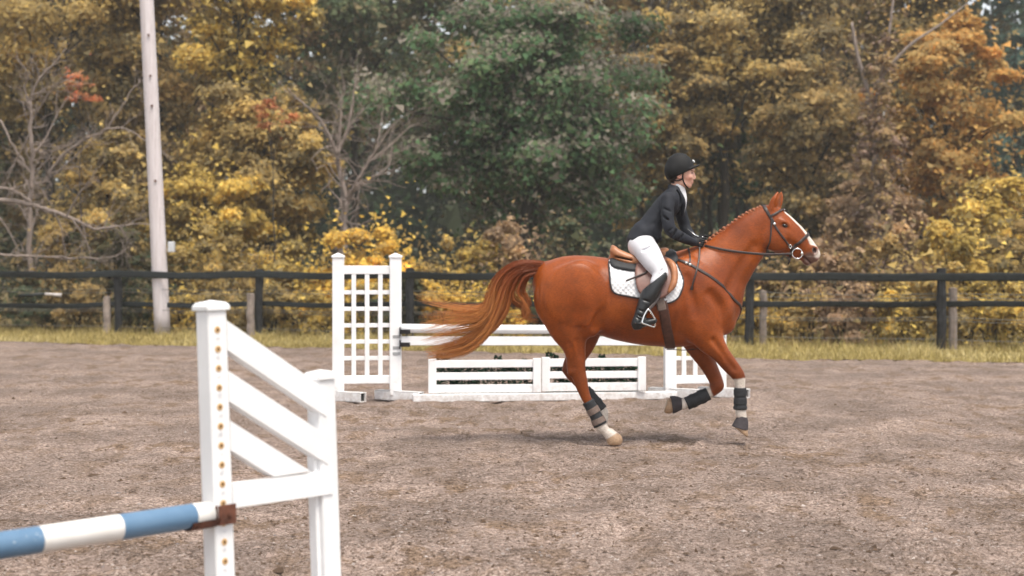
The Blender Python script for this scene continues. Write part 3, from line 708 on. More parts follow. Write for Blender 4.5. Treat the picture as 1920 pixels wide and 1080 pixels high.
# ------------------------------------------------------------------ trees, shrubs and the wood behind
M_LEAF = leafy_mat('autumn_leaves', .48)
def bark_mat(name, c, var=.4):
    t = NT(name); v = t.coord('Object', (4, 4, .8)); n1 = t.noise(v, 4, 5, .7); t.set(t.ramp(n1, [(.3, tuple(x * (1 - var) for x in c)), (.7, tuple(x * (1 + var) for x in c))]), .9, .2); t.bump(n1, .6, .03); return t.m
M_BARK = bark_mat('dark_bark', (.045, .038, .032)); M_BARKP = bark_mat('pale_dead_wood', (.25, .20, .172)); M_BARKW = bark_mat('bleached_wood', (.42, .37, .34))
PAL = {
 'olgreen': [(.080, .100, .045), (.105, .105, .048), (.060, .085, .040), (.150, .125, .060), (.120, .105, .055)],
 'olive': [(.165, .122, .045), (.205, .152, .055), (.130, .105, .045), (.235, .170, .060), (.105, .088, .042)],
 'olivey': [(.205, .158, .056), (.250, .190, .062), (.165, .132, .054), (.290, .218, .066), (.130, .110, .050)],
 'yellow': [(.320, .242, .056), (.265, .205, .055), (.205, .160, .052), (.385, .292, .066), (.155, .128, .050)],
 'gold': [(.400, .292, .056), (.460, .340, .066), (.325, .238, .055), (.240, .178, .055)],
 'orange': [(.290, .182, .052), (.255, .170, .055), (.205, .150, .056), (.320, .190, .052), (.240, .176, .060)],
 'brown': [(.180, .130, .074), (.220, .160, .085), (.140, .105, .060), (.245, .175, .078)],
 'green': [(.042, .078, .036), (.058, .092, .042), (.092, .098, .052), (.034, .065, .034), (.140, .118, .066)],
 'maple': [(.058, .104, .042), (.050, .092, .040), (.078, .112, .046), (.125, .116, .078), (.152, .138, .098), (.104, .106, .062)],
 'teal': [(.040, .075, .048), (.055, .085, .055), (.085, .095, .06), (.032, .062, .045)],  # distant haze put into the leaf colour as a bluer green
 'dark': [(.055, .060, .028), (.078, .072, .034), (.100, .082, .038), (.044, .058, .030)],
 'ivy': [(.19, .145, .062), (.16, .125, .065), (.23, .165, .070), (.20, .145, .095), (.15, .11, .075)],
 'red': [(.27, .105, .045), (.25, .125, .05), (.24, .14, .05)]}
TONE = np.array([2.22, 2.14, 2.52])
def crown_leaves(C, R, n, size, pal, seed, nclump, flat=.6, shell=.5, outer=None, droop=0.0):
    """leaf points in uneven clumps spread through an ellipsoid crown; returns leaf arrays and clump centres"""
    r = np.random.RandomState(seed); C = np.asarray(C, float); R = np.asarray(R, float)
    D = r.randn(nclump, 3); D /= np.linalg.norm(D, axis=1, keepdims=True); rad_ = shell + (1.04 - shell) * r.rand(nclump) ** .7
    K = C + D * rad_[:, None] * R * (1 + .16 * r.randn(nclump, 1)); cr = R.min() * r.uniform(.17, .36, nclump) * (1.25 - .25 * rad_)
    w = cr ** 2; w /= w.sum(); ci = r.choice(nclump, n, p=w)
    q = r.randn(n, 3); q /= np.linalg.norm(q, axis=1, keepdims=True); q[:, 2] = np.where(r.rand(n) < .72, np.abs(q[:, 2]), q[:, 2]); rr = r.rand(n) ** .45
    cd = np.exp(r.randn(nclump, 3) * .28); off = q * (rr * cr[ci])[:, None] * np.array([1.2, 1.2, flat]) * cd[ci]; hgt = off[:, 2] / (cr[ci] * flat)
    P = K[ci] + off + r.randn(n, 3) * .045 * R.min()
    loose = r.rand(n) < .10; P[loose] = C + (r.randn(loose.sum(), 3) * .45) * R
    pal = np.array(PAL[pal]) * TONE; tone = r.randint(0, len(pal), nclump)
    pick = np.where(r.rand(n) < .55, tone[ci], r.randint(0, len(pal), n))
    if outer is not None:                                   # clump tops take the greyer tones: top light painted into leaf colour
        lit_top = (hgt + .35 * r.randn(n)) > .35; pick = np.where(lit_top, r.choice(outer, n), np.where(r.rand(n) < .85, r.randint(0, min(outer), n), pick))
    col = pal[pick] * r.uniform(.84, 1.18, (n, 1)) * (1 + .16 * r.randn(nclump, 1))[ci].clip(.6, 1.5)
    OD = off / (np.linalg.norm(off, axis=1, keepdims=True) + 1e-6) * .7 + (P - C) / R * .45; return P, col, K, cr, OD
def limb(a, b, r0, r1, seed, sag=.12, n=7):
    r = np.random.RandomState(seed); t = np.linspace(0, 1, n)[:, None]; L = np.linalg.norm(b - a); P = a + (b - a) * t + np.sin(t * math.pi) * (r.randn(3) * sag * L * .5 + [0, 0, sag * L * .6]); P[1:-1] += r.randn(n - 2, 3) * L * .018
    return P, np.interp(t[:, 0], [0, 1], [r0, r1])
def tree(name, label, x, d, top, bot, hw, pal, n, size, seed, trunk=.16, lean=0.0, nclump=46, group='trees beyond the fence', cat='tree', flat=.6, shell=.45, outer=None, bark=None, base_x=None, depth=.8, limbs=16, up=.5):
    r = np.random.RandomState(seed); s = d / FPX; b = np.array(PX(x if base_x is None else base_x, 499, d)); b[2] = -.05
    C = np.array(PX(x, (top + bot) / 2, d)) - b; R = np.array([hw * s, hw * s * depth, (bot - top) / 2 * s])
    e = empty(name, tuple(b)); P, col, K, cr, OD = crown_leaves(C, R, int(n * 2.35), size, pal, seed, nclump, flat, shell, outer)
    ok = P[:, 2] > .05; V, F, Cc = leaf_cloud(P[ok], size * 1.02, seed + 1, col[ok], up, 1.25, OD[ok]); mesh_np('crown', V, F, M_LEAF, e, False, Cc)
    m = MB(); ztop = C[2] + R[2] * .45; k = 9; t = np.linspace(0, 1, k)[:, None]; T = np.array([C[0] * .85, C[1] * .5, ztop]) * t; T[1:-1, :2] += r.randn(k - 2, 2) * .05 * max(1, trunk * 4); m.tube(T, np.interp(t[:, 0], [0, .08, 1], [trunk * 1.35, trunk, trunk * .25]), 9)
    order = r.permutation(len(K))[:limbs]
    for i in order:
        zf = np.clip((K[i][2] - .35 * np.hypot(*(K[i][:2] - C[:2]))) / ztop * .8, .22, .85) ; j = zf * (k - 1); j0 = int(j); a = T[j0] + (T[min(j0 + 1, k - 1)] - T[j0]) * (j - j0)
        Pl, rl = limb(a, K[i], trunk * (.50 - .25 * zf), trunk * .07, seed * 31 + i); m.tube(Pl, rl, 6)
    m.build('trunk', bark or M_BARK, e, True); return tag(e, label, cat, group)
def shrub(name, label, x, d, top, hw, pal, n, size, seed, group='shrubs behind the fence', nclump=12, up=.4):
    s = d / FPX; b = np.array(PX(x, 499, d)); b[2] = -.05; r = np.random.RandomState(seed); zt = PX(x, top, d).z; R = np.array([hw * s, hw * s * .7, zt * .56]); C = np.array([0, 0, zt * .5])
    e = empty(name, tuple(b)); P, col, K, cr, OD = crown_leaves(C, R, int(n * 2.2), size, pal, seed, nclump, .75, .25); ok = P[:, 2] > .03; V, F, Cc = leaf_cloud(P[ok], size * 1.0, seed + 1, col[ok], up, 1.25, OD[ok]); mesh_np('foliage', V, F, M_LEAF, e, False, Cc)
    m = MB()
    for i in range(min(8, len(K))):
        Pl, rl = limb(np.array([r.randn() * .08, r.randn() * .08, 0]), K[i], .025, .006, seed * 17 + i); m.tube(Pl, rl, 5)
    m.build('stems', M_BARK, e, True); return tag(e, label, 'shrub', group)

# ---- the wood far behind: one mass
r = np.random.RandomState(77); n = 60000; x = r.uniform(-46, 46, n); y = r.uniform(82, 112, n) - .2 * x; hmax = 12 + 5 * vnoise(x, y * .0, .12, 3) + 5 * vnoise(x, y * 0, .4, 5); z = r.rand(n) ** .8 * hmax
gap = vnoise(x, z, .55, 14) + .35 * vnoise(x, z, 1.7, 15); keep = (gap > .34) | (z < 8); P = np.stack([x, y, z], 1)[keep]
tone = vnoise(P[:, 0], P[:, 2], .16, 16); pal = np.array([(.050, .075, .042), (.07, .085, .048), (.13, .105, .050), (.17, .125, .05)]); col = pal[np.clip((tone * 1.2 - .15 + .12 * r.randn(len(P))) * 4, 0, 3).astype(int)] * r.uniform(.7, 1.25, (len(P), 1))
V, F, Cc = leaf_cloud(P, .55, 78, col, .3); tag(mesh_np('distant_woodland', V, F, M_LEAF, None, False, Cc), 'distant wood filling the gaps between the nearer trees', 'woodland', kind='stuff')
# ---- wooded rise that closes the view behind the wood
hx = np.linspace(-160, 160, 60); hy = np.linspace(118, 260, 24); HX, HY = np.meshgrid(hx, hy); HZ = 9.5 * np.clip((HY - 118) / 40, 0, 1) ** .7 + 2.0 * (vnoise(HX, HY, .06, 2) - .5) * np.clip((HY - 118) / 20, 0, 1) - .3
m = MB(); m.grid(np.stack([HX, HY, HZ], -1)); tag(m.build('hill', simple_mat('hill_cover', (.060, .062, .035), .95, .4, .4, .5, 2, .1, 0, .3), None, True), kind='structure')
# ---- back row
for i, a in enumerate([
    ('deciduous_tree', 'tall dark green tree with sky gaps behind the bare tree', 665, 60, -210, 330, 185, 'olgreen', 15000, .155, .20),
    ('deciduous_tree', 'olive brown tree filling the gap left of the utility pole top', 150, 60, -230, 420, 190, 'olive', 13000, .16, .2),
    ('deciduous_tree', 'brown-leaved tree rising behind the yellow tree right of the utility pole', 400, 62, -240, 400, 180, 'brown', 12000, .16, .2),
    ('deciduous_tree', 'brown and olive tree whose top shows above the grey-green maple', 1010, 60, -260, 250, 210, 'olivey', 13000, .16, .2),
    ('deciduous_tree', 'pale olive tree high above the rider\'s helmet', 1280, 62, -260, 330, 170, 'olive', 13000, .155, .22),
    ('deciduous_tree', 'dull olive tree behind the horse\'s head', 1470, 60, -240, 380, 160, 'olive', 13000, .155, .2),
    ('deciduous_tree', 'brown-olive tree between the ivy snag and the horse\'s head', 1590, 62, -240, 420, 140, 'brown', 10000, .16, .2),
    ('deciduous_tree', 'hazy blue-green tree at the top right corner', 1905, 78, -150, 480, 105, 'teal', 9000, .19, .2),
    ('deciduous_tree', 'dark green tree at the left edge behind the dead branches', -40, 58, -200, 470, 150, 'dark', 10000, .16, .2)]):
    tree(*a[:11], seed=200 + 13 * i) if False else tree(a[0], a[1], a[2], a[3], a[4], a[5], a[6], a[7], a[8], a[9], 200 + 13 * i, trunk=a[10], nclump=52)
# ---- the large grey-green maple in the middle
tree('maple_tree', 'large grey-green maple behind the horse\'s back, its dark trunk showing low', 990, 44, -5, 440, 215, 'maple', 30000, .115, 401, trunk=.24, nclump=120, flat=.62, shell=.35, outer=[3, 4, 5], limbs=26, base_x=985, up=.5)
# ---- middle row
for i, a in enumerate([
    ('deciduous_tree', 'olive-yellow tree at the top left corner over the dead branches', 95, 47, -200, 250, 195, 'olivey', 15000, .115, .16, {}),
    ('deciduous_tree', 'broad olive tree right behind the utility pole', 300, 49, -180, 430, 165, 'olive', 15000, .12, .18, {}),
    ('deciduous_tree', 'bright yellow tree at the top, right of the utility pole', 455, 46, -160, 210, 108, 'yellow', 10000, .115, .15, {}),
    ('deciduous_tree', 'yellow-brown tree below the bright yellow one, left of the bare tree', 500, 43, 170, 500, 130, 'olivey', 12000, .11, .12, {}),
    ('deciduous_tree', 'low yellow tree left of the utility pole\'s foot', 200, 41, 265, 520, 105, 'olivey', 8000, .10, .10, {}),
    ('deciduous_tree', 'yellow tree just right of the utility pole, above the wing standard', 385, 41, 300, 540, 105, 'yellow', 8500, .10, .10, {}),
    ('deciduous_tree', 'yellow-olive tree above the horse\'s ears', 1380, 50, -90, 300, 155, 'olivey', 15000, .12, .20, {'base_x': 1345}),
    ('deciduous_tree', 'dusty green tree behind the rider\'s shoulders', 1250, 49, 60, 420, 105, 'olive', 8500, .12, .14, {'base_x': 1300}),
    ('deciduous_tree', 'olive tree over the horse\'s muzzle', 1520, 46, 90, 470, 120, 'olive', 11000, .11, .14, {}),
    ('deciduous_tree', 'tall orange and gold tree at the right, with sky at its side', 1775, 44, 10, 470, 118, 'orange', 15000, .11, .16, {'nclump': 60}),
    ('deciduous_tree', 'yellow-olive tree above the orange one near the top right', 1690, 52, -200, 170, 110, 'olivey', 10000, .125, .16, {}),
    ('deciduous_tree', 'low golden tree at the right edge above the fence', 1870, 40, 330, 560, 95, 'yellow', 8500, .10, .10, {}),
    ('deciduous_tree', 'dark brown-leaved tree below the ivy snag', 1640, 43, 330, 560, 100, 'brown', 7500, .10, .10, {})]):
    tree(a[0], a[1], a[2], a[3], a[4], a[5], a[6], a[7], a[8], a[9], 500 + 17 * i, trunk=a[10], **a[11])
for i, (x, d, pal_, lab) in enumerate(((2030, 52, 'olivey', 'yellow-olive tree just beyond the right edge'), (2180, 47, 'olive', 'olive tree further beyond the right edge'), (2110, 62, 'green', 'tall green tree behind the trees beyond the right edge'), (-190, 48, 'olivey', 'yellow-olive tree beyond the left edge'))):
    tree('deciduous_tree', lab, x, d, -60, 560, 130, pal_, 6000, .15, 1700 + i * 9, trunk=.16)
# ---- slender dark stems behind the rider and the horse's neck
for i, (x, d, lab) in enumerate(((1292, 54, 'slender dark-stemmed tree just right of the rider\'s chest'), (1322, 52, 'slender dark-stemmed tree above the rider\'s hands'), (1352, 55, 'slender dark-stemmed tree left of the horse\'s mane'), (1392, 51, 'slender leaning dark-stemmed tree above the plaited mane'), (1430, 54, 'slender dark-stemmed tree behind the horse\'s ears'), (975, 50, 'slender dark-stemmed tree beside the maple trunk'), (1190, 52, 'slender dark-stemmed tree left of the rider\'s back'), (1307, 58, 'thin dark-stemmed tree between the rider\'s hands and chin'), (1338, 57, 'thin dark-stemmed tree in line with the rein hands'), (1372, 58, 'thin dark-stemmed tree over the middle of the plaited mane'), (1411, 57, 'thin dark-stemmed tree just left of the horse\'s ears'))):
    tree('slender_tree', lab, x + 25, d, 130, 350, 75, 'green' if i % 2 else 'olive', 3600, .13, 800 + i * 7, trunk=.13, base_x=x, nclump=22, group='slender dark-stemmed trees', limbs=9)
# ---- red sprays
for i, (x, y, lab) in enumerate(((152, 150, 'small red-orange maple spray among the dead branches'), (515, 215, 'small orange-red maple sapling at the yellow tree\'s right side'))):
    tree('red_sapling', lab, x, 40, y - 38, y + 44, 36, 'red', 210, .075, 900 + i, trunk=.03, nclump=9, group='red saplings', limbs=5)

# ---- traced bare trees
def bare(name, label, d, limbs_px, mat, seed, twigs, group=None, base=None, tw_len=1.0):
    """limbs_px: (points (px, py), depth offset (m), radius start, radius end (m)); each limb with its twigs is one part"""
    r = np.random.RandomState(seed); b = np.array(PX(*(base or limbs_px[0][0][0]), d)); b[2] = max(0, b[2] if base else 0); e = empty(name, tuple(b))
    for li, (pts, dz, r0, r1) in enumerate(limbs_px):
        K = np.array([np.array(PX(p[0], p[1], d + dz * j / (len(pts) - 1))) for j, p in enumerate(pts)]) - b; n = 6 * len(pts); P = spline(K, np.linspace(0, 1, n)); L = np.linalg.norm(np.diff(P, axis=0), axis=1).sum(); P[1:-1] += r.randn(n - 2, 3) * .012 * L / 3
        m = MB(); m.tube(P, np.linspace(r0, r1, n) * .78, 7)
        def grow(p, dirv, ln, rd, depth):
            q = [p]; v = dirv / np.linalg.norm(dirv)
            for _ in range(4): v = v + r.randn(3) * .22 + [0, 0, .05]; v /= np.linalg.norm(v); q.append(q[-1] + v * ln / 4)
            m.tube(q, np.linspace(rd, rd * .4, 5), 4, False)
            if depth > 0:
                for _ in range(2 + r.randint(2)): j = r.randint(1, 5); w = v + r.randn(3) * .75; grow(q[j], w, ln * r.uniform(.4, .7), rd * .6, depth - 1)
        if li >= 0:
            for _ in range(int(1.6 * twigs * max(1, L / 2))):
                j = r.randint(2, n); tv = P[j if j < n - 1 else n - 1] - P[max(j - 2, 0)]; tv /= np.linalg.norm(tv) + 1e-9; grow(P[j], tv + r.randn(3) * .7, tw_len * r.uniform(.35, 1.0), max(.007, .30 * np.interp(j, [0, n], [r0, r1])), 1)
        m.build('trunk' if li == 0 else 'limb', mat, e, True)
    tag(e, label, 'bare tree', group); return e
bare('bare_tree', 'bare forked tree with pale limbs left of the big maple', 40, [
    ([(643, 600), (645, 480), (647, 400), (650, 372)], 0, .14, .10), ([(650, 372), (636, 320), (632, 290)], .2, .085, .075), ([(632, 290), (612, 245), (588, 212), (560, 188), (538, 165)], -.6, .07, .02),
    ([(632, 290), (650, 245), (662, 190), (668, 140)], .3, .06, .02), ([(634, 300), (638, 240), (641, 170)], .8, .05, .015), ([(650, 372), (668, 345), (690, 305), (712, 270), (738, 232)], -.5, .08, .02),
    ([(662, 352), (700, 332), (730, 308), (734, 265)], .6, .06, .015), ([(690, 305), (735, 270), (770, 235)], .2, .04, .012), ([(668, 340), (704, 280), (718, 200)], .9, .045, .012)], M_BARKP, 61, 9, base=(643, 620), tw_len=1.1)
bare('bare_tree', 'pale bare tree with tangled branches at the left edge', 38.5, [
    ([(57, 620), (57, 420), (60, 300), (56, 190)], 0, .10, .06), ([(57, 190), (72, 150), (100, 120), (125, 90)], .3, .05, .015), ([(56, 195), (46, 165), (52, 140), (30, 105)], -.3, .045, .012), ([(58, 275), (80, 285), (110, 280), (140, 265)], .4, .04, .012),
    ([(58, 230), (85, 185), (105, 155)], -.4, .035, .012), ([(60, 290), (85, 260), (110, 210), (130, 180)], .5, .04, .012), ([(56, 250), (30, 300), (10, 330)], .2, .035, .012), ([(60, 180), (90, 165), (125, 150)], 0, .03, .01)], M_BARKP, 62, 8, base=(57, 620), tw_len=.9)
bare('fallen_limb', 'long dead limb arching over the fence at the left', 37.2, [
    ([(-30, 372), (30, 378), (80, 390), (130, 408), (175, 430)], .4, .085, .05), ([(175, 430), (215, 425), (255, 420), (290, 422)], .3, .045, .012), ([(-20, 352), (20, 355), (60, 378)], 0, .05, .03), ([(100, 395), (115, 430), (122, 480)], .3, .03, .012), ([(135, 410), (165, 460), (170, 505)], .2, .03, .012), ([(225, 425), (238, 450), (228, 480)], .2, .025, .012),
    ([(125, 405), (150, 360), (172, 335)], -.2, .035, .01), ([(-20, 476), (60, 480), (130, 483), (205, 484), (236, 470)], 0, .04, .018), ([(-10, 395), (20, 440), (45, 490)], .2, .03, .01)], M_BARKP, 63, 7, base=(-30, 610), tw_len=.8)
bare('fallen_limb', 'long thin dead branch slanting up beside the utility pole', 39.5, [
    ([(80, 345), (110, 300), (150, 265), (195, 245), (235, 190), (262, 150)], .3, .06, .015), ([(195, 243), (230, 240), (260, 255), (300, 285)], .2, .04, .015), ([(95, 325), (130, 315), (160, 312)], .2, .03, .01), ([(100, 330), (150, 285), (175, 260)], -.2, .035, .012), ([(0, 225), (35, 290), (70, 345), (95, 380)], -.2, .04, .02)], M_BARKP, 64, 8, base=(80, 610), tw_len=.8)
bare('bare_limb', 'dark slanting limbs against pale sky at the top, right of the maple', 50, [
    ([(1150, 130), (1180, 98), (1215, 68), (1250, 20), (1262, -30)], .4, .12, .06), ([(1180, 98), (1210, 30), (1235, -20)], .3, .08, .04), ([(1215, 72), (1260, 68), (1300, 70)], 0, .04, .015)], M_BARK, 65, 3, base=(1120, 590))
# ---- snag wrapped in ivy
e = tree('ivy_snag', 'tall dead trunk wrapped in brownish ivy at the right', 1645, 41.0, 70, 590, 40, 'ivy', 9500, .080, 950, trunk=.24, nclump=70, shell=.2, flat=1.2, limbs=4, depth=.9, group=None, bark=M_BARKP)
r = np.random.RandomState(66); b = np.array(e.location)
for pts, r0, r1 in (([(1640, 260), (1624, 160), (1608, 105), (1597, 42)], .09, .04), ([(1640, 200), (1664, 80), (1674, 5), (1676, -30)], .05, .03), ([(1640, 160), (1700, 90), (1760, 48), (1815, 5)], .055, .02)):
    K = np.array([PX(*p, 41.2) for p in pts]) - b; m = MB(); m.tube(spline(K, np.linspace(0, 1, 16)), np.linspace(r0, r1, 16), 8); m.build('bare_limb', M_BARKP, e, True)
# ---- shrubs along the back of the fence
LM = [(-80, 'at the left edge'), (60, 'behind the sleeve on the fence wire'), (150, 'left of the utility pole'), (260, 'at the utility pole\'s foot'), (340, 'right of the utility pole'), (430, 'over the tall post of the wing'), (520, 'over the wing\'s slanting boards'), (610, 'left of the trellis standard'), (690, 'seen through the trellis'), (770, 'right of the trellis'), (850, 'above the horse\'s tail'), (930, 'left of the horse\'s rump'), (1010, 'over the horse\'s rump'), (1090, 'behind the saddle'), (1180, 'behind the rider\'s seat'), (1270, 'behind the horse\'s withers'), (1350, 'behind the horse\'s neck'), (1430, 'below the horse\'s jaw'), (1510, 'below the horse\'s muzzle'), (1590, 'between the fence posts right of the horse'), (1680, 'left of the rightmost fence post'), (1770, 'at the rightmost fence post'), (1850, 'right of the rightmost fence post'), (1930, 'at the right edge')]
FR = ['olivey', 'dark', 'olive', 'dark', 'yellow', 'olivey', 'olivey', 'yellow', 'yellow', 'dark', 'gold', 'gold', 'dark', 'dark', 'dark', 'green', 'olive', 'yellow', 'olivey', 'brown', 'yellow', 'olivey', 'yellow', 'yellow']
BK = ['dark', 'olive', 'dark', 'dark', 'olivey', 'olive', 'yellow', 'gold', 'gold', 'olivey', 'yellow', 'brown', 'dark', 'green', 'dark', 'dark', 'brown', 'olive', 'brown', 'olive', 'olivey', 'yellow', 'olive', 'olivey']
CN = {'olivey': 'yellow-olive', 'dark': 'dark green', 'olive': 'olive', 'yellow': 'yellow', 'gold': 'golden yellow', 'green': 'deep green', 'brown': 'brown'}
r = np.random.RandomState(70)
for i, (x, where) in enumerate(LM):
    xx = x + r.uniform(-15, 15); dF = 31.26 / (1 + .356 * (xx - 960) / FPX)
    shrub('shrub', f'{CN[FR[i]]} low shrub close behind the fence, {where}', xx, dF + r.uniform(.9, 1.7), 520 + r.uniform(-12, 30), 62, FR[i], 3200, .075, 1000 + i * 3)
    xx = x + 40 + r.uniform(-15, 15); tp = 440 + r.uniform(-40, 30)
    if BK[i] in ('gold',): tp -= 25
    shrub('shrub', f'{CN[BK[i]]} taller shrub in the second row, {where}', xx, dF + r.uniform(3.2, 5.0), tp, 78, BK[i], 3600, .09, 2000 + i * 3)
# ------------------------------------------------------------------ horse
HD = 13.0                                            # the horse's mid-plane stands 13 m from the eye
def hp(px, py, y=0.0):
    v = PX(px, py, HD + y); return (v.x, v.y, v.z)
def hc(rows): return [(*hp(r[0], r[1], r[2]), r[3] / FPX * (HD + r[2]), r[4]) for r in rows]
S1 = HD / FPX                                        # metres per photograph pixel at the horse
def to_px(V):
    V = np.asarray(V); return 960 + FPX * V[:, 0] / V[:, 1], HORY + FPX * (CAMH - V[:, 2]) / V[:, 1]

HF = Field((0.02, HD - .52, -.02), (2.80, HD + .52, 2.28), .0092)
# trunk
HF.chain(hc([(1046, 534, 0, 48, .25), (1066, 538, 0, 58, .285), (1090, 545, 0, 66, .30), (1122, 552, 0, 70, .30), (1160, 562, 0, 74.5, .315),
             (1200, 567, 0, 78.5, .33), (1240, 567, 0, 83, .325), (1272, 564, 0, 86.5, .295), (1300, 560, 0, 84, .26), (1325, 566, 0, 66, .235), (1340, 578, 0, 41, .20)]), k=.01)
# neck, head
HF.chain(hc([(1300, 546, 0, 78, .225), (1325, 528, 0, 70, .20), (1346, 510, 0, 59, .165), (1371, 481, 0, 51, .132), (1392, 458, 0, 45.5, .112),
             (1410, 439, 0, 41, .10), (1432, 424, 0, 38, .092)]), k=.07)
HF.chain(hc([(1445, 411, 0, 27, .088), (1452, 428, 0, 37, .098), (1468, 441, 0, 36, .098), (1485, 451, 0, 31, .082), (1501, 462, 0, 25, .064),
             (1514, 471, 0, 20, .055), (1521.5, 477, 0, 16.5, .052)]), k=.025)
HF.ball(hp(1512.5, 490, 0), (9.5 * S1, .042, 7.5 * S1), k=.010, M=basis((.8, 0, -.6), (0, 1, 0), (.6, 0, .8)))     # lower lip and chin
for sy in (-1, 1):
    HF.ball(hp(1455, 449, sy * .075), (25 * S1, .035, 22 * S1), k=.03)                                                # cheek
    HF.ball(hp(1471, 419, sy * .082), (12 * S1, .026, 7 * S1), k=.022, M=basis((.78, 0, -.62), (0, 1, 0), (.62, 0, .78)))  # brow over the eye
    HF.chain(hc([(1476, 436, sy * .083, 4, .014), (1500, 456, sy * .062, 3, .010)]), k=.022)                          # facial crest
    HF.chain(hc([(1477, 452, sy * .098, 3.0, .012), (1496, 466, sy * .076, 3.0, .012)]), k=.02, op='s')               # hollow under it
    HF.ball(hp(1525.5, 468.5, sy * .047), (10 * S1, .016, 9 * S1), k=.014)                                            # nostril wing
    HF.ball(hp(1527, 469.5, sy * .060), (4.2 * S1, .024, 6.0 * S1), k=.006, op='s', M=basis((.9, 0, .43), (0, 1, 0), (-.43, 0, .9)))
    HF.ball(hp(1472, 423.5, sy * .108), (8 * S1, .018, 5.0 * S1), k=.010, op='s', M=basis((.85, 0, -.52), (0, 1, 0), (.52, 0, .85)))  # eye socket
    HF.chain(hc([(1507, 481, sy * .055, 1.6, .02), (1520, 493, sy * .045, 2.0, .03)]), k=.006, op='s')               # mouth corner
    # jugular groove, shoulder, breast, haunch
    HF.chain(hc([(1415, 462, sy * .118, 6, .018), (1392, 498, sy * .15, 7, .02), (1368, 540, sy * .195, 8, .022)]), k=.05, op='s')
    HF.chain(hc([(1287, 505, sy * .17, 22, .06), (1318, 545, sy * .19, 30, .065), (1345, 588, sy * .17, 28, .07)]), k=.06)
    HF.ball(hp(1312, 612, sy * .19), (26 * S1, .075, 30 * S1), k=.05)                                                 # triceps
    HF.ball(hp(1356, 606, sy * .09), (22 * S1, .09, 22 * S1), k=.05)                                                  # breast
    HF.chain(hc([(1288, 560, sy * .335, 9, .03), (1290, 615, sy * .30, 9, .03)]), k=.06, op='s')                      # groove behind the shoulder
    HF.ball(hp(1094, 508, sy * .20), (20 * S1, .06, 16 * S1), k=.07)                                                  # point of hip
    HF.ball(hp(1128, 560, sy * .345), (22 * S1, .045, 34 * S1), k=.09, op='s')                                        # flank hollow
    HF.ball(hp(1106, 606, sy * .20), (22 * S1, .085, 26 * S1), k=.05)                                                 # stifle
    HF.ball(hp(1035, 565, sy * .15), (30 * S1, .12, 42 * S1), k=.06)                                                  # buttock
    HF.chain(hc([(1288, 520, sy * .275, 6, .024), (1298, 560, sy * .288, 6, .024), (1304, 592, sy * .285, 6, .024)]), k=.045, op='s')   # rear edge of the shoulder blade
    HF.chain(hc([(1334, 552, sy * .272, 6, .022), (1350, 580, sy * .246, 7, .022), (1344, 614, sy * .250, 6, .022)]), k=.06, op='s')   # point of shoulder
    HF.chain(hc([(1262, 640, sy * .236, 5, .022), (1288, 634, sy * .262, 6, .024), (1295, 610, sy * .288, 6, .024)]), k=.04, op='s')    # behind the elbow
    HF.chain(hc([(1112, 530, sy * .325, 6, .02), (1120, 575, sy * .328, 7, .020), (1122, 612, sy * .275, 6, .025)]), k=.09, op='s')  # front of the thigh
    HF.chain(hc([(1034, 540, sy * .275, 5, .012), (1042, 575, sy * .285, 6, .012), (1054, 615, sy * .275, 5, .015)]), k=.07, op='s')  # line down the hamstrings
    HF.chain(hc([(1180, 622, sy * .285, 4, .012), (1235, 636, sy * .27, 4, .012)]), k=.03, op='s')                                # vein under the belly
    HF.ball(hp(1075, 548, sy * .262), (46 * S1, .045, 50 * S1), k=.10)                                                            # gluteal mass
    HF.chain(hc([(1447, 388, sy * .085, 3, .012), (1437, 420, sy * .112, 4, .014), (1431, 452, sy * .118, 4, .014), (1436, 472, sy * .09, 4, .014)]), k=.03, op='s')  # edge of the jowl
# near hind leg (stands on the ground)
HF.chain(hc([(1055, 560, -.15, 52, .13), (1066, 606, -.16, 41, .115), (1074, 640, -.165, 25, .085), (1080.5, 669, -.165, 17.5, .06), (1083.5, 694, -.165, 14.8, .05),
             (1089, 716, -.165, 13, .045), (1097, 741, -.165, 9.6, .034), (1109, 766, -.165, 8.2, .030), (1120, 787, -.165, 8.6, .031)]), k=.05)
HF.chain(hc([(1120, 787, -.165, 8.6, .031), (1127, 799, -.165, 11.2, .040), (1136, 809, -.165, 9.0, .034), (1144, 816, -.165, 11, .042)]), k=.012)
HF.chain(hc([(1143, 813, -.165, 10.5, .046), (1152, 825, -.165, 15.5, .062)]), k=.006, sub=1)
HF.chain(hc([(1066, 664, -.165, 5, .022), (1069, 700, -.165, 5.5, .026)]), k=.02)
HF.cut((hp(1150, 829, -.165)[0], HD - .165, 0.002), (0, 0, -1), .12)
HF.chain(hc([(1066, 648, -.252, 4, .008), (1072, 668, -.236, 3.5, .008), (1074, 690, -.222, 3, .010)]), k=.030, op='s')
HF.chain(hc([(1082, 640, -.255, 4, .010), (1089, 668, -.232, 3.5, .010)]), k=.025, op='s')
# far hind leg, lifting off behind it
HF.chain(hc([(1085, 565, .15, 50, .13), (1090, 608, .155, 40, .11), (1091, 643, .155, 25, .08), (1080, 671, .155, 18, .058), (1070, 692, .155, 14.5, .048),
             (1079, 709, .155, 11.5, .040), (1093, 727, .155, 8.8, .032), (1112, 749, .155, 8.0, .030), (1124, 764, .155, 8.6, .031)]), k=.05)
HF.chain(hc([(1124, 764, .155, 8.6, .031), (1130, 774, .155, 10.8, .040), (1131, 785, .155, 8.6, .034)]), k=.012)
HF.chain(hc([(1131, 786, .155, 9.5, .046), (1125, 799, .155, 14, .060)]), k=.006, sub=1)
HF.chain(hc([(1066, 668, .155, 5, .022), (1059, 694, .155, 5.5, .026)]), k=.02)
HF.cut(hp(1122, 802, .155), (-.7, 0, -.8), .10)
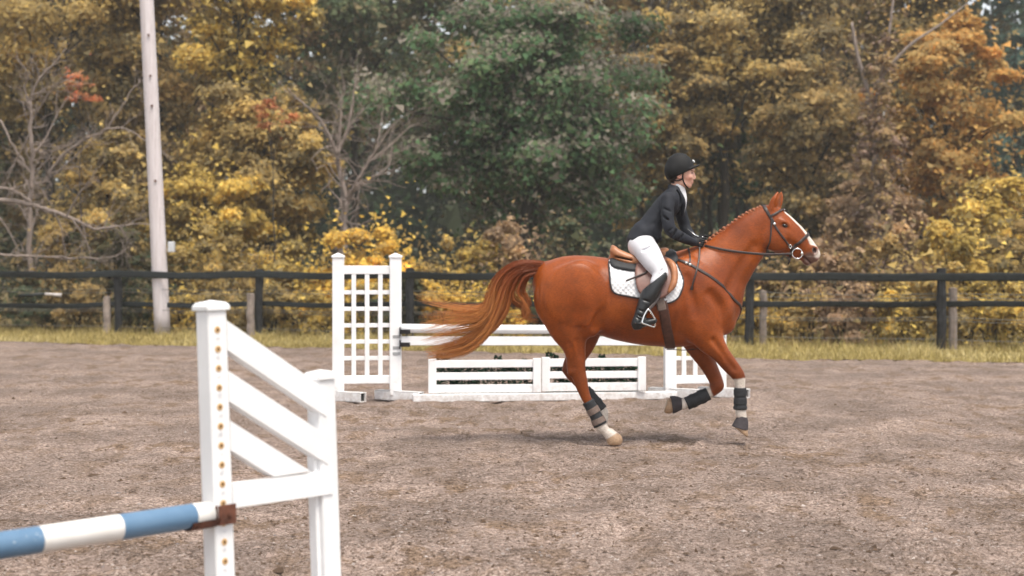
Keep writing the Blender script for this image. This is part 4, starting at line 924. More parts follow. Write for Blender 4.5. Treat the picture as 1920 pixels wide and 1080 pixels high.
# near foreleg, reaching down to the ground
HF.chain(hc([(1310, 600, -.17, 40, .10), (1330, 636, -.175, 27, .085), (1349, 660, -.175, 18, .066), (1368, 684, -.175, 15.2, .054), (1383.5, 703, -.175, 12.8, .048),
             (1387.5, 719, -.175, 10.2, .040), (1388, 742, -.175, 8.2, .030), (1388, 765, -.175, 8.4, .031)]), k=.045)
HF.chain(hc([(1388, 765, -.175, 8.4, .031), (1389, 775, -.175, 10.6, .040), (1392, 786, -.175, 8.8, .035), (1392.5, 793, -.175, 10.5, .042)]), k=.012)
HF.chain(hc([(1391.5, 789, -.175, 10, .046), (1389, 812, -.175, 15.5, .060)]), k=.006, sub=1)
HF.cut(hp(1389, 811, -.175), (-.62, 0, -.78), .12)
HF.cut(hp(1401.5, 808, -.175), (1, 0, .08), .05)
HF.chain(hc([(1338, 638, -.256, 4.5, .016), (1356, 664, -.242, 4, .014), (1376, 692, -.227, 3.5, .012)]), k=.026, op='s')
HF.chain(hc([(1326, 655, -.262, 3.5, .012), (1352, 676, -.238, 3, .010)]), k=.020, op='s')
# far foreleg, folded under
HF.chain(hc([(1298, 600, .16, 42, .10), (1308, 646, .165, 24, .08), (1326, 680, .165, 16.5, .06), (1341, 710, .165, 13.2, .05), (1344.5, 723, .165, 13, .05)]), k=.045)
HF.chain(hc([(1344, 722, .165, 12.6, .05), (1337, 732, .165, 11, .044), (1322, 740, .165, 8.6, .032), (1302, 749, .165, 8.0, .030), (1289, 755, .165, 8.6, .031)]), k=.015)
HF.chain(hc([(1289, 755, .165, 8.6, .031), (1281, 758, .165, 10.8, .04), (1271, 757, .165, 8.8, .035)]), k=.012)
HF.chain(hc([(1270, 757, .165, 10, .046), (1254, 761, .165, 15, .060)]), k=.006, sub=1)
HF.cut(hp(1247, 762, .165), (-.93, 0, .28), .10)
# dock of the tail
HF.chain(hc([(1034, 508, 0, 16, .06), (1010, 504, 0, 13, .045), (985, 510, 0, 9, .035)]), k=.03)
# ears, pricked forward
for y, bx, by, mx, my, tx, ty in ((-.050, 1447, 393, 1452, 378, 1458.5, 359), (.050, 1455, 391, 1460, 377, 1465.5, 359)):
    HF.chain(hc([(bx, by, y, 8.5, .030), (mx, my, y * 1.15, 8.2, .026), ((mx + tx) / 2 + .5, (my + ty) / 2, y * 1.1, 5.4, .018), (tx, ty, y * .95, 1.2, .006)]), k=.010)
    HF.chain(hc([(bx + 7, by - 4, y * 1.5, 3.0, .016), (mx + 5, my, y * 1.6, 3.6, .016), (tx, ty + 6, y * 1.25, 1.2, .008)]), k=.006, op='s')
HV, HQ = HF.mesh(smooth=2)

# coat: a chestnut with a white blaze, white socks, pale hooves and a grey-pink muzzle
px, py = to_px(HV)
nz = vnoise(HV[:, 0], HV[:, 2], 14, 1) * .6 + vnoise(HV[:, 0] + 3, HV[:, 2] + HV[:, 1], 40, 2) * .4 - .5
chest = np.array([.252, .0555, .0076]); dark = np.array([.165, .036, .007]); white = np.array([.72, .66, .60]); hoofc = np.array([.42, .29, .19])
def seg_d(ax, ay, bx, by):
    ex, ey = bx - ax, by - ay; t = np.clip(((px - ax) * ex + (py - ay) * ey) / (ex * ex + ey * ey), 0, 1)
    return np.hypot(px - ax - t * ex, py - ay - t * ey), t
def sm(x, a, b): t = np.clip((x - a) / (b - a), 0, 1); return t * t * (3 - 2 * t)
pat = vnoise(HV[:, 0], HV[:, 2] + .6 * HV[:, 1], 3.4, 3) * .6 + vnoise(HV[:, 0] + 2, HV[:, 2] - HV[:, 1], 7.5, 4) * .4 - .5
C = chest[None] * (1 + .30 * nz[:, None]) * (1 + np.array([.62, .80, .95])[None] * pat[:, None])
def paint(col, m):
    global C
    C = C * (1 - m[:, None]) + np.asarray(col)[None] * m[:, None]
yl = HV[:, 1] - HD
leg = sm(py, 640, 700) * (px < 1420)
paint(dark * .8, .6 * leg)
paint((.32, .078, .013), sm(-(py - 505), -20, 25) * .5 * (px < 1300))  # topline brightened as if lit from above, painted into the coat
# muzzle
dm = np.hypot(px - 1519, py - 487); paint((.15, .095, .080), .9 * sm(-dm, -20, -9) * (px > 1490))
paint((.62, .48, .44), sm(-np.hypot(px - 1537, py - 476) + nz * 5, -13, -8) * (px > 1500))
paint((.45, .33, .30), .8 * sm(-np.hypot((px - 1520) * .6, py - 498.5), -4, -2.2) * (px > 1508))
paint((.09, .028, .012), .6 * sm(-np.hypot((px - 1471.5), (py - 423) * 1.6), -9, -6) * (px > 1440) * (px < 1490))
# blaze down the front of the face
t_face = (px - 1468) * .70 + (py - 396) * .714
topd = (px - 1468) * .714 - (py - 396) * .70                       # distance in front of the profile line
wid = np.interp(t_face, [-6, 5, 30, 60, 95], [.0, .040, .046, .046, .05])
paint(white, sm(wid - np.abs(yl) + nz * .010, -.004, .004) * sm(topd, -30, -18) * sm(t_face, -2, 4) * (px > 1462) * (py < 482))
# socks and hooves
for (ax, ay, bx, by, y0, r, tsock, zig) in ((1097, 741, 1152, 828, -.165, 22, .16, 1), (1112, 749, 1125, 802, .155, 24, .25, 1), (1384, 706, 1391, 815, -.175, 22, .02, 1), (1338, 733, 1250, 762,   .165, 24, .03, 1)):
    d, t = seg_d(ax, ay, bx, by); near = (np.abs(yl - y0) < .09) & (d < r) & (py > 700)
    paint(white * .93, near * sm(t + nz * .03, tsock, tsock + .03))
for (cx, cy, nx, ny, y0, R) in ((1146, 817, .50, .86, -.165, 34), (1128, 792, -.42, .9, .155, 24), (1391, 797, -.1, 1, -.175, 32), (1266, 758, -.97, .25, .165, 30)):
    k = (px - cx) * nx + (py - cy) * ny; near = (np.abs(yl - y0) < .09) & (np.hypot(px - cx, py - cy) < R) & (py > 700)
    paint(hoofc * (1 + .2 * nz[:, None]).mean(), near * sm(k, 0, 2.5))
# nostril, mouth, inner ear
paint((.06, .025, .02), sm(-np.hypot((px - 1527), (py - 469.5) * .75), -5.2, -3.2) * (px > 1500) * (np.abs(yl) > .02))
d, t = seg_d(1505, 479, 1521, 493.5); paint((.07, .03, .028), sm(-d, -2.4, -1.0))
d, t = seg_d(1461, 386, 1464, 364)
paint((.12, .05, .025), sm(-d, -3, -1) * .6)
def coat_mat():
    t = NT('chestnut_coat'); at = t.n('VertexColor', layer_name='Col'); v = t.coord('Object', (1, 1, 1))
    n1 = t.noise(v, 9, 5, .6); n2 = t.noise(t.coord('Object', (60, 60, 220)), 1.0, 3)
    c = t.mix(.55, at.outputs[0], t.ramp(n1, [(.25, (.55, .52, .50)), (.75, (1.25, 1.2, 1.15))]), 'MULTIPLY')
    c = t.mix(.6, c, t.ramp(n2, [(.36, (.62, .58, .54)), (.64, (1.22, 1.22, 1.22))]), 'MULTIPLY')
    t.set(c, .37, .27)
    t.bump(n2, .30, .006); return t.m
M_COAT = coat_mat()
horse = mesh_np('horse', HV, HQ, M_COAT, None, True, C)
tag(horse, 'chestnut horse with white blaze and socks, cantering to the right under a rider', 'horse')
M_EYE = NT('horse_eye').set((.012, .006, .004), .06, .6)
for sy in (-1, 1):
    e = MB(); uv_ball(e, hp(1471.5, 423, sy * .0885), (.026, .016, .0155), basis((.93, 0, -.36), (0, 1, 0), (.36, 0, .93))); e.build('eye', M_EYE, horse, True)

# hair: tapered strands, each a thin three-sided tube; all strands of a tail form one part
def strands(name, paths, radii, cols, material, parent):
    """paths: n x m x 3, radii: n x m, cols: n x 3 or n x m x 3"""
    P = np.asarray(paths); n, m = P.shape[:2]; R = np.broadcast_to(np.asarray(radii), (n, m))
    T = np.gradient(P, axis=1); T /= np.linalg.norm(T, axis=2, keepdims=True) + 1e-9
    ref = np.array([.1, 1, .05]); N = np.cross(T, ref); N /= np.linalg.norm(N, axis=2, keepdims=True) + 1e-9; B = np.cross(T, N)
    ang = np.arange(3) * 2 * math.pi / 3
    V = P[:, :, None] + R[:, :, None, None] * (np.cos(ang)[:, None] * N[:, :, None] + np.sin(ang)[:, None] * B[:, :, None])
    base = (np.arange(n) * m * 3)[:, None, None]; i = np.arange(m - 1)[None, :, None]; j = np.arange(3)[None, None, :]; j2 = (j + 1) % 3
    F = np.stack([base + i * 3 + j, base + i * 3 + j2, base + (i + 1) * 3 + j2, base + (i + 1) * 3 + j], -1).reshape(-1, 4)
    cols = np.asarray(cols)
    if cols.ndim == 2: cols = np.repeat(cols[:, None], m, 1)
    return mesh_np(name, V.reshape(-1, 3), F, material, parent, True, np.repeat(cols[:, :, None], 3, 2).reshape(-1, 3))
def hair_mat():
    t = NT('horse_hair'); at = t.n('VertexColor', layer_name='Col'); t.set(at.outputs[0], .42, .4); return t.m
M_HAIR = hair_mat()
rs = np.random.RandomState(11)
tail_guides = [   # (pixel path, spread at the root, in the middle, at the tip (px), lateral spread (m), number, tip colour mix)
    ([(1020, 500), (975, 502), (944, 528), (926, 572), (905, 612), (868, 642), (795, 662)], 4, 7, 6, .05, 260, .55),
    ([(1018, 501), (970, 505), (946, 536), (932, 580), (912, 622), (870, 658), (800, 668)], 4, 6, 5, .05, 240, .7),
    ([(1018, 500), (972, 500), (940, 524), (922, 562), (906, 588), (860, 592), (785, 606)], 4, 8, 8, .06, 150, .95),
    ([(1018, 500), (972, 501), (940, 526), (922, 566), (900, 602), (850, 614), (790, 632)], 4, 9, 10, .06, 120, .8),
    ([(1018, 500), (972, 500), (942, 522), (923, 560), (905, 580), (852, 578), (775, 560)], 4, 6, 5, .05, 60, .95),
    ([(1018, 501), (970, 506), (945, 534), (932, 575), (905, 620), (855, 632), (790, 648)], 4, 9, 9, .06, 110, .75),
    ([(1016, 502), (980, 512), (964, 540), (966, 562), (984, 580), (975, 590), (960, 588)], 4, 8, 9, .05, 60, .35),
    ([(1014, 504), (990, 518), (978, 545), (990, 566), (986, 584), (1000, 592), (1006, 590)], 3, 7, 8, .04, 40, .5),
    ([(1016, 503), (976, 510), (956, 542), (946, 580), (925, 612), (885, 640), (830, 668)], 4, 7, 6, .05, 160, .55),
]
allp, allr, allc = [], [], []
mseg = 15; u = np.linspace(0, 1, mseg)
for K, s0, s1, s2, lat, cnt, tipm in tail_guides:
    G = spline(np.array(K, float), u)
    T = np.gradient(G, axis=0); T /= np.linalg.norm(T, axis=1, keepdims=True); Nn = np.stack([-T[:, 1], T[:, 0]], 1)
    nl = max(6, cnt // 4); locks = rs.randn(nl, 4)
    for _ in range(int(cnt * 2.5)):
        lk = locks[rs.randint(nl)]; a = lk[0] + rs.randn() * .28; b = lk[1] + rs.randn() * .35; c_ = lk[2] * .55 + rs.randn() * .2; L = rs.uniform(.70, 1.0)
        sp = np.interp(u, [0, .4, 1], [s0, s1 * .72, s2 * .8])
        wob = np.sin(u * (5 + 2 * lk[3]) + lk[3] * 6 + rs.rand() * .6) * rs.uniform(.3, 2.0) * u
        Q = spline(G, u * L); off = (a * sp + c_ * sp * u + wob)[:, None] * Nn
        q = Q + off; y = np.clip(b, -2, 2) * lat * np.interp(u, [0, .25, 1], [.45, .9, 1.1])
        allp.append(np.stack([(q[:, 0] - 960) / FPX * (HD + y), HD + y, CAMH - (q[:, 1] - HORY) / FPX * (HD + y)], 1))
        allr.append(np.interp(u, [0, .1, .7, 1], [.0014, .0019, .0014, .0004]) * rs.uniform(.7, 1.3))
        c0 = np.array([.31, .074, .017]) * rs.uniform(.65, 1.15); c1 = np.array([.82, .37, .105]) * rs.uniform(.7, 1.2)
        w = np.clip((u - .35) / .5, 0, 1)[:, None] * tipm * rs.uniform(.5, 1.1); allc.append(c0 * (1 - np.clip(w, 0, 1)) + c1 * np.clip(w, 0, 1))
strands('tail', np.array(allp), np.array(allr), np.array(allc), M_HAIR, horse)
# plaited mane: a row of small knots along the crest, each one a part
braid_path = np.array([(1318, 458), (1335, 445), (1352, 432.5), (1372, 419), (1390, 406), (1408, 396), (1424, 389.5)], float)
M_BRAID = simple_mat('braid_hair', (.27, .095, .040), .5, .35, 60, .6, 220, .4, 0, .006)
nb = 17
M_HAIR2 = simple_mat('mane_root_hair', (.13, .035, .012), .6, .3, 60, .5, 200, .3)
kb = MB(); uv_ball(kb, (0, 0, 0), (.017, .020, .0125), rotz(0)); 
proto_braid = None
bu = np.linspace(0, 1, 40); bq = spline(braid_path, bu); m = MB(); m.tube([hp(a, b + 1.5, -.004) for a, b in bq], np.interp(bu, [0, .1, .9, 1], [.008, .015, .014, .006]), 8); m.build('mane_roll', M_HAIR2, horse, True)
for i in range(nb):
    q = spline(braid_path, np.array([i / (nb - 1)]))[0]; q2 = spline(braid_path, np.array([min(1, i / (nb - 1) + .03)]))[0] - spline(braid_path, np.array([max(0, i / (nb - 1) - .03)]))[0]
    ang = math.atan2(-q2[1], q2[0])
    if proto_braid is None:
        k = MB()
        uv_ball(k, (0, -.004, .003), (.0170, .014, .0105), basis((.93, 0, .36), (0, 1, 0), (-.36, 0, .93))); uv_ball(k, (.005, -.017, -.010), (.0105, .011, .0125)); uv_ball(k, (-.004, -.019, -.024), (.008, .009, .011))
        o = k.build('mane_braid', M_BRAID, horse, True); proto_braid = o
    else:
        o = proto_braid.copy(); link(o, horse)
    o.location = hp(q[0], q[1] - .5, -.012 + .004 * (i % 2)); o.rotation_euler = (rs.uniform(-.2, .2), -ang + rs.uniform(-.35, .35), rs.uniform(-.2, .2)); o.scale = (rs.uniform(.95, 1.25),) * 3
# ------------------------------------------------------------------ tack
M_LEATHER = simple_mat('dark_brown_leather', (.030, .0165, .0135), .45, .35, 30, .25, 160, .5)
M_GIRTH = simple_mat('brown_girth_leather', (.075, .030, .020), .5, .3, 30, .25, 160, .4)
M_BLACK = simple_mat('black_neoprene', (.022, .023, .026), .62, .3, 30, .25, 220, .4)
M_TAN = simple_mat('tan_saddle_leather', (.36, .145, .062), .42, .25, 18, .15, 120, .5)
M_FLAP = simple_mat('brown_saddle_flap', (.185, .090, .070), .48, .18, 12, .15, 140, .5)
M_METAL = simple_mat('bright_steel', (.78, .78, .76), .22, .08, 20, 0, 60, .5, 1.0)
M_GREYSTRAP = simple_mat('grey_brown_strap', (.17, .125, .105), .7, .2, 60, .3, 260, .3)
M_PADBIND = simple_mat('dark_binding', (.045, .040, .042), .8, .2, 60, .2, 200, .3)
def quilt_mat():
    t = NT('white_quilted_cotton'); v = t.coord(); t.set(t.ramp(t.noise(v, 25, 4), [(.3, (.60, .60, .62)), (.7, (.70, .70, .71))]), .85, .2)
    t.b.inputs['Sheen Weight'].default_value = .2; t.bump(t.noise(v, 320, 2), .2, .002); return t.m
M_QUILT = quilt_mat()
def near_cast(pts, off=0.0, side=-1, field=None):
    """pixel points -> the horse's flank on that side (side -1: the near one)"""
    f = field or HF
    P = np.array([hp(p[0], p[1], 0) for p in pts]); P[:, 1] = HD - .50
    Q, ok = f.cast(P, (0, 1, 0), off)
    bad = (~ok) | (Q[:, 1] > HD - .01)                     # above the back: lay it over the spine
    if bad.any(): Q[bad] = f.project(np.array([hp(p[0], p[1], -.03) for p in np.asarray(pts)[bad]]), off, 25)
    if side > 0: Q = Q * [1, -1, 1] + [0, 2 * HD, 0]
    return Q
def strap(pts3, width, thick, lift=.001, n=40, field=None, raw=False):
    """strap through 3-D points, laid onto the horse's surface"""
    f = field or HF
    P = spline(np.asarray(pts3, float), np.linspace(0, 1, n))
    if not raw:
        P = f.project(P, .0005, 14)
        for _ in range(2): P[1:-1] = .5 * P[1:-1] + .25 * (P[:-2] + P[2:])
        P = f.project(P, .0005, 6)
    N = f.grad(P, .02); m = MB(); ribbon(m, P, N, width, thick, lift); return m
mir = lambda P: np.asarray(P) * [1, -1, 1] + [0, 2 * HD, 0]

def drape(outline, off, thick, side=-1, rings=14, quilt=None, n=90):
    """a padded sheet whose pixel outline is laid on the flank"""
    O = spline(np.vstack([outline, outline[:1]]).astype(float), np.linspace(0, 1, n, endpoint=False)); c = O.mean(0)
    rr = np.linspace(0, 1, rings + 1)[1:] ** .8
    pts = np.vstack([[c]] + [c + r * (O - c) for r in rr])
    Q = near_cast(pts, off); NN = HF.grad(Q, .03)
    th = np.full(len(Q), thick)
    if quilt:
        a = (pts[:, 0] + pts[:, 1]) / quilt; b = (pts[:, 0] - pts[:, 1]) / quilt
        th = thick * (.45 + .75 * np.sqrt(np.abs(np.sin(math.pi * a) * np.sin(math.pi * b))))
    th[-n:] *= .35
    T = Q + NN * th[:, None]
    V = np.vstack([T, Q]); m = len(Q); F4 = []; F3 = []
    idx = lambda r, j: 1 + r * n + j % n
    for j in range(n):
        F3.append([0, idx(0, j), idx(0, j + 1)])
        for r in range(rings - 1): F4.append([idx(r, j), idx(r + 1, j), idx(r + 1, j + 1), idx(r, j + 1)])
        F4.append([idx(rings - 1, j), m + idx(rings - 1, j), m + idx(rings - 1, j + 1), idx(rings - 1, j + 1)])
    if side > 0: V = mir(V)
    mb = MB(); mb.add(V, F4, F3)
    return mb, (Q[-n:] if side < 0 else mir(Q[-n:])), NN[-n:] * ([1, 1, 1] if side < 0 else [1, -1, 1])

# saddle pad
pad = empty('saddle_pad', hp(1205, 488, 0)); bpy.context.view_layer.update()
def build(mb, name, material, parent, smooth=True):
    o = mb.build(name, material, None, smooth)
    if parent is not None:
        o.parent = parent; o.matrix_parent_inverse = Matrix.Translation(-Vector(parent.location))
    return o
pad_out = np.array([(1141, 484), (1139, 497), (1140, 520), (1142, 538), (1150, 549), (1172, 554), (1194, 558), (1222, 563), (1246, 566), (1262, 558), (1271, 542), (1274, 526), (1269, 508), (1262, 492), (1250, 479), (1225, 481), (1200, 485), (1165, 484)], float)
for sd in (-1, 1):
    m, E, NE = drape(pad_out, .003, .013, sd, 30, 9.5, 160); build(m, 'quilted_panel', M_QUILT, pad)
    m = MB(); i0 = int(.04 * 160); i1 = int(.80 * 160); ribbon(m, E[i0:i1] + NE[i0:i1] * .003, NE[i0:i1], .015, .007); build(m, 'edge_binding', M_PADBIND, pad)
tag(pad, 'white quilted saddle pad with dark edging under the brown saddle', 'saddle pad')
half = empty('half_pad', hp(1205, 486, 0))
half_out = np.array([(1143, 482), (1141, 493), (1148, 502), (1175, 508), (1205, 509), (1240, 503), (1257, 497), (1266, 488), (1265, 474), (1256, 468), (1200, 478), (1165, 478)], float)
for sd in (-1, 1):
    m, E, NE = drape(half_out, .018, .022, sd, 12, None, 70); build(m, 'side_panel', M_BLACK, half)
hf = Field((hp(1245, 468)[0] - .12, HD - .2, 1.45), (hp(1262, 468)[0] + .12, HD + .2, 1.80), .006)
hf.chain(hc([(1253, 478, -.06, 7, .05), (1257, 474, 0, 7.5, .05), (1253, 478, .06, 7, .05)]), k=.01)
Vq, Qq = hf.mesh(1); build(MB().add(Vq, Qq), 'front_roll', M_BLACK, half)
tag(half, 'black half pad between the white pad and the saddle', 'saddle pad')

# saddle
saddle = empty('saddle', hp(1205, 484, 0))
sf = Field((hp(1140, 470)[0] - .05, HD - .26, 1.42), (hp(1260, 470)[0] + .05, HD + .26, 1.78), .0085)
for sy in (-1, 1):
    sf.chain(hc([(1152, 484, sy * .085, 11, .065), (1172, 490, sy * .095, 12, .07), (1205, 491, sy * .10, 12, .07), (1240, 482, sy * .085, 11, .06)]), k=.02)
sf.chain(hc([(1153, 471, 0, 6, .165), (1166, 478, 0, 7, .165), (1190, 484, 0, 7.5, .14), (1218, 481, 0, 8, .105), (1240, 473, 0, 8, .085), (1248, 471, 0, 7, .07)]), k=.025)
sf.chain(hc([(1152, 466, -.13, 4.5, .03), (1149.5, 464, -.07, 4.5, .05), (1149, 463.5, 0, 4.5, .06), (1149.5, 464, .07, 4.5, .05), (1152, 466, .13, 4.5, .03)]), k=.02)
for sy in (-1, 1):
    sf.chain(hc([(1151, 471, sy * .125, 8, .045), (1162, 479, sy * .150, 10.5, .045), (1178, 486, sy * .165, 11, .042), (1194, 490, sy * .172, 9, .04)]), k=.02)
sf.chain(hc([(1155, 481, -.20, 1.5, .09), (1185, 488, -.20, 1.5, .09)]), k=.006, op='s'); sf.chain(hc([(1155, 481, .20, 1.5, .09), (1185, 488, .20, 1.5, .09)]), k=.006, op='s')
Vq, Qq = sf.mesh(2); build(MB().add(Vq, Qq), 'seat', M_TAN, saddle)
flap_out = np.array([(1192, 488), (1186, 508), (1186, 528), (1191, 546), (1202, 555), (1217, 558), (1233, 557), (1247, 549), (1257, 536), (1262, 515), (1260, 497), (1250, 484), (1225, 478), (1205, 482)], float)
for sd in (-1, 1):
    m, E, NE = drape(flap_out, .042, .010, sd, 12, None, 80); build(m, 'flap', M_FLAP, saddle)
    K = near_cast([(1246, 486), (1255, 498), (1257.5, 515), (1254, 532), (1245, 547)], .058, sd)
    m = MB(); m.tube(spline(K, np.linspace(0, 1, 20)), np.interp(np.linspace(0, 1, 20), [0, .2, .8, 1], [.012, .030, .028, .010]), 12); build(m, 'knee_roll', M_TAN, saddle)
    # girth and billets
    gp = near_cast([(1233, 556), (1236, 572), (1241, 600), (1248, 628), (1254, 646)], .004, sd)
    gp = np.vstack([gp, [hp(1257, 651, 0)]])
    m = strap(gp, .085, .012, .003, 36); build(m, 'girth', M_GIRTH, saddle)
    bp = near_cast([(1227, 552), (1231, 566), (1234, 579)], .012, sd)
    m = strap(bp, .075, .006, .016, 14); build(m, 'billet_strap', M_GREYSTRAP, saddle)
# stirrups and leathers
st_px = np.array([(1214, 581), (1208.5, 590), (1204, 603), (1206, 606.5), (1216, 610), (1226, 613), (1228, 610), (1228, 600), (1222, 588), (1216.5, 581)], float)
for sd in (-1, 1):
    yy = sd * .485
    ys = np.array([.0, .01, .03, .03, -.0, -.03, -.03, -.025, -.01, 0]) * -1
    P = np.array([hp(a, b, yy + dy * (1 if sd < 0 else -1)) for (a, b), dy in zip(st_px, ys)])
    m = MB(); P2 = spline(np.vstack([P, P[:1]]), np.linspace(0, 1, 44)); m.tube(P2, .0082, 8, False); so = build(m, 'stirrup_iron', M_METAL, saddle)
    m = MB(); tr = np.array([hp(1206, 605, yy - sd * 0), hp(1227, 611.5, yy)]); m.tube(spline(np.vstack([tr[0], tr.mean(0), tr[1]]), np.linspace(0, 1, 6)), .012, 8); o = m.build('tread', M_BLACK, None, True); o.parent = so; o.matrix_parent_inverse = so.matrix_parent_inverse @ Matrix.Identity(4); o.matrix_parent_inverse = Matrix.Translation(-Vector(saddle.location))
    Q = near_cast([(1229, 500), (1230, 530), (1226, 556)], .065, sd); Q = np.vstack([Q, [hp(1215.5, 582, yy)]])
    P = spline(Q, np.linspace(0, 1, 20)); m = MB(); ribbon(m, P, np.tile([0, sd, 0.0], (20, 1)), .026, .004); build(m, 'stirrup_leather', M_LEATHER, saddle)
    Q = near_cast([(1211, 506), (1200, 513), (1168, 526)], .062, sd)
    if sd < 0: P = spline(Q, np.linspace(0, 1, 12)); m = MB(); ribbon(m, P, np.tile([0, -1.0, 0.0], (12, 1)), .016, .004); build(m, 'keeper_strap', M_LEATHER, saddle)
tag(saddle, 'tan and brown leather jumping saddle with stirrups on the chestnut horse', 'saddle')

# breastplate
bpl = empty('breastplate', hp(1320, 520, 0))
for sd in (-1, 1):
    Q = near_cast([(1257, 484), (1272, 489), (1288, 496), (1307, 507), (1327, 519), (1344, 532), (1358, 546), (1370, 560)], .002, sd)
    Q = np.vstack([Q, [hp(1378, 572, sd * .07)], [hp(1381, 586, 0)]])
    m = strap(Q, .024, .005, .001, 60); build(m, 'shoulder_strap', M_LEATHER, bpl)
    for (bx, by) in ((1288, 496), (1281, 493)):
        c = near_cast([(bx, by)], .008, sd)[0]; m = MB(); m.box(c, (.022, .006, .024), None, .003); build(m, 'buckle', M_METAL, bpl)
    Q = near_cast([(1287, 494), (1289, 484), (1290, 475)], .002, sd); m = strap(np.vstack([Q, [hp(1291, 467, sd * .02)]]), .015, .004, .001, 16); build(m, 'wither_strap', M_LEATHER, bpl)
m = strap([hp(1381, 586, 0), hp(1379, 600, 0), hp(1371, 616, 0), hp(1352, 634, 0)], .022, .006, .001, 24); build(m, 'chest_strap', M_BLACK, bpl)
Q = [hp(1352, 632, 0), hp(1320, 650, 0), hp(1290, 655.5, 0), hp(1265, 655, 0), hp(1250, 654.5, 0)]
m = strap(Q, .024, .006, 0, 24, raw=True); build(m, 'girth_strap', M_BLACK, bpl)
tag(bpl, 'dark leather breastplate strapped from the saddle round the horse\'s chest', 'breastplate')

# bridle with bit and reins
br = empty('bridle', hp(1450, 420, 0))
for sd in (-1, 1):
    Q = np.vstack([[hp(1431, 384, 0)], near_cast([(1433, 392), (1437, 400), (1442, 409), (1447, 419)], .002, sd)])
    m = strap(Q, [.030] * 8 + [.026] * 16, .005, .002, 24); build(m, 'headpiece', M_LEATHER, br)
    Q = near_cast([(1447, 419), (1455, 434), (1464, 446), (1473, 457), (1480, 465), (1487, 470)], .002, sd); m = strap(Q, .017, .005, .003, 30); build(m, 'cheekpiece', M_LEATHER, br)
    Q = near_cast([(1443, 409), (1442, 430), (1440, 452), (1437, 468)], .002, sd); m = strap(np.vstack([Q, [hp(1435, 474, 0)]]), .013, .004, .004, 24); build(m, 'throatlatch', M_LEATHER, br)
    Q = np.vstack([near_cast([(1440, 407), (1450, 402), (1460, 396)], .002, sd), [hp(1469, 393, 0)]]); m = strap(Q, .020, .005, .006, 24); build(m, 'browband', M_LEATHER, br)
    Q = np.vstack([[hp(1481, 487, 0)], near_cast([(1481, 470), (1486, 462), (1496, 455), (1505, 447)], .002, sd), [hp(1512.5, 440, 0)]]); m = strap(Q, .026, .005, .005, 34); build(m, 'noseband', M_LEATHER, br)
    c = near_cast([(1448, 420.5)], .010, sd)[0]; m = MB(); uv_ball(m, c, (.013, .006, .013)); build(m, 'buckle', M_METAL, br)
    c = near_cast([(1478, 462.5)], .008, sd)[0]; m = MB(); a = np.linspace(0, 2 * math.pi, 13); m.tube(np.stack([c[0] + .011 * np.cos(a), np.full(13, c[1]), c[2] + .015 * np.sin(a)], 1), .0032, 6, False); build(m, 'buckle', M_METAL, br)
    yy = sd * .088; c = np.array(hp(1495, 475.5, yy)); a = np.linspace(0, 2 * math.pi, 29)
    m = MB(); m.tube(np.stack([c[0] + .044 * np.cos(a), np.full(29, c[1]), c[2] + .044 * np.sin(a)], 1), .0048, 8, False); ro = build(m, 'bit_ring', M_METAL, br)
    m = MB(); uv_ball(m, np.array(hp(1503.5, 475, yy)), (.014, .014, .014)); m.tube([hp(1503.5, 475, yy), hp(1507, 480, yy * .5)], .007, 8); build(m, 'mouthpiece_end', M_METAL, br)
    Q = np.array([hp(1485.5, 476, yy), hp(1450, 477, sd * .11), hp(1414, 475.5, sd * .135), hp(1360, 469, sd * .12), hp(1321, 460.5, sd * .075)])
    if sd > 0: Q = np.array([hp(1485.5, 476, yy), hp(1430, 474, .13), hp(1370, 466, .13), hp(1324, 457, .075)])
    P = spline(Q, np.linspace(0, 1, 40)); qx, qy = to_px(P); sk = near_cast(np.stack([qx, qy], 1), .012, sd)
    keep = (qx < 1440) & (qx > 1322)
    P[:, 1] = np.where(keep, sd * np.maximum(sd * P[:, 1], sd * sk[:, 1]), P[:, 1])
    for _ in range(4): P[1:-1] = .5 * P[1:-1] + .25 * (P[:-2] + P[2:])
    m = MB(); ribbon(m, P, np.tile([0, sd, 0.0], (40, 1)), .021, .0045); build(m, 'rein', M_LEATHER, br)
# the loose loop of the reins, hanging on the near side of the neck
Q = np.array([hp(1312, 463, -.10), *near_cast([(1306, 484), (1299, 508), (1292, 530), (1289.5, 543)], .010)]); P = spline(Q, np.linspace(0, 1, 24))
m = MB(); ribbon(m, P, np.tile([0, -1.0, 0.0], (24, 1)), np.r_[np.full(20, .014), np.full(4, .026)], .006); build(m, 'rein_end', M_LEATHER, br)
m = MB(); a = near_cast([(1481, 484)], .0)[0]; m.tube([hp(1481, 485, -.05), hp(1480, 490, -.055), hp(1477.5, 496, -.055)], [.008, .009, .006], 6); build(m, 'strap_end', M_LEATHER, br)
m = MB(); uv_ball(m, np.array(hp(1468, 394, 0)) + [0.006, 0, .004], (.010, .055, .008)); build(m, 'browband_bling', M_METAL, br)
tag(br, 'dark brown leather bridle with round silver bit ring and reins', 'bridle')

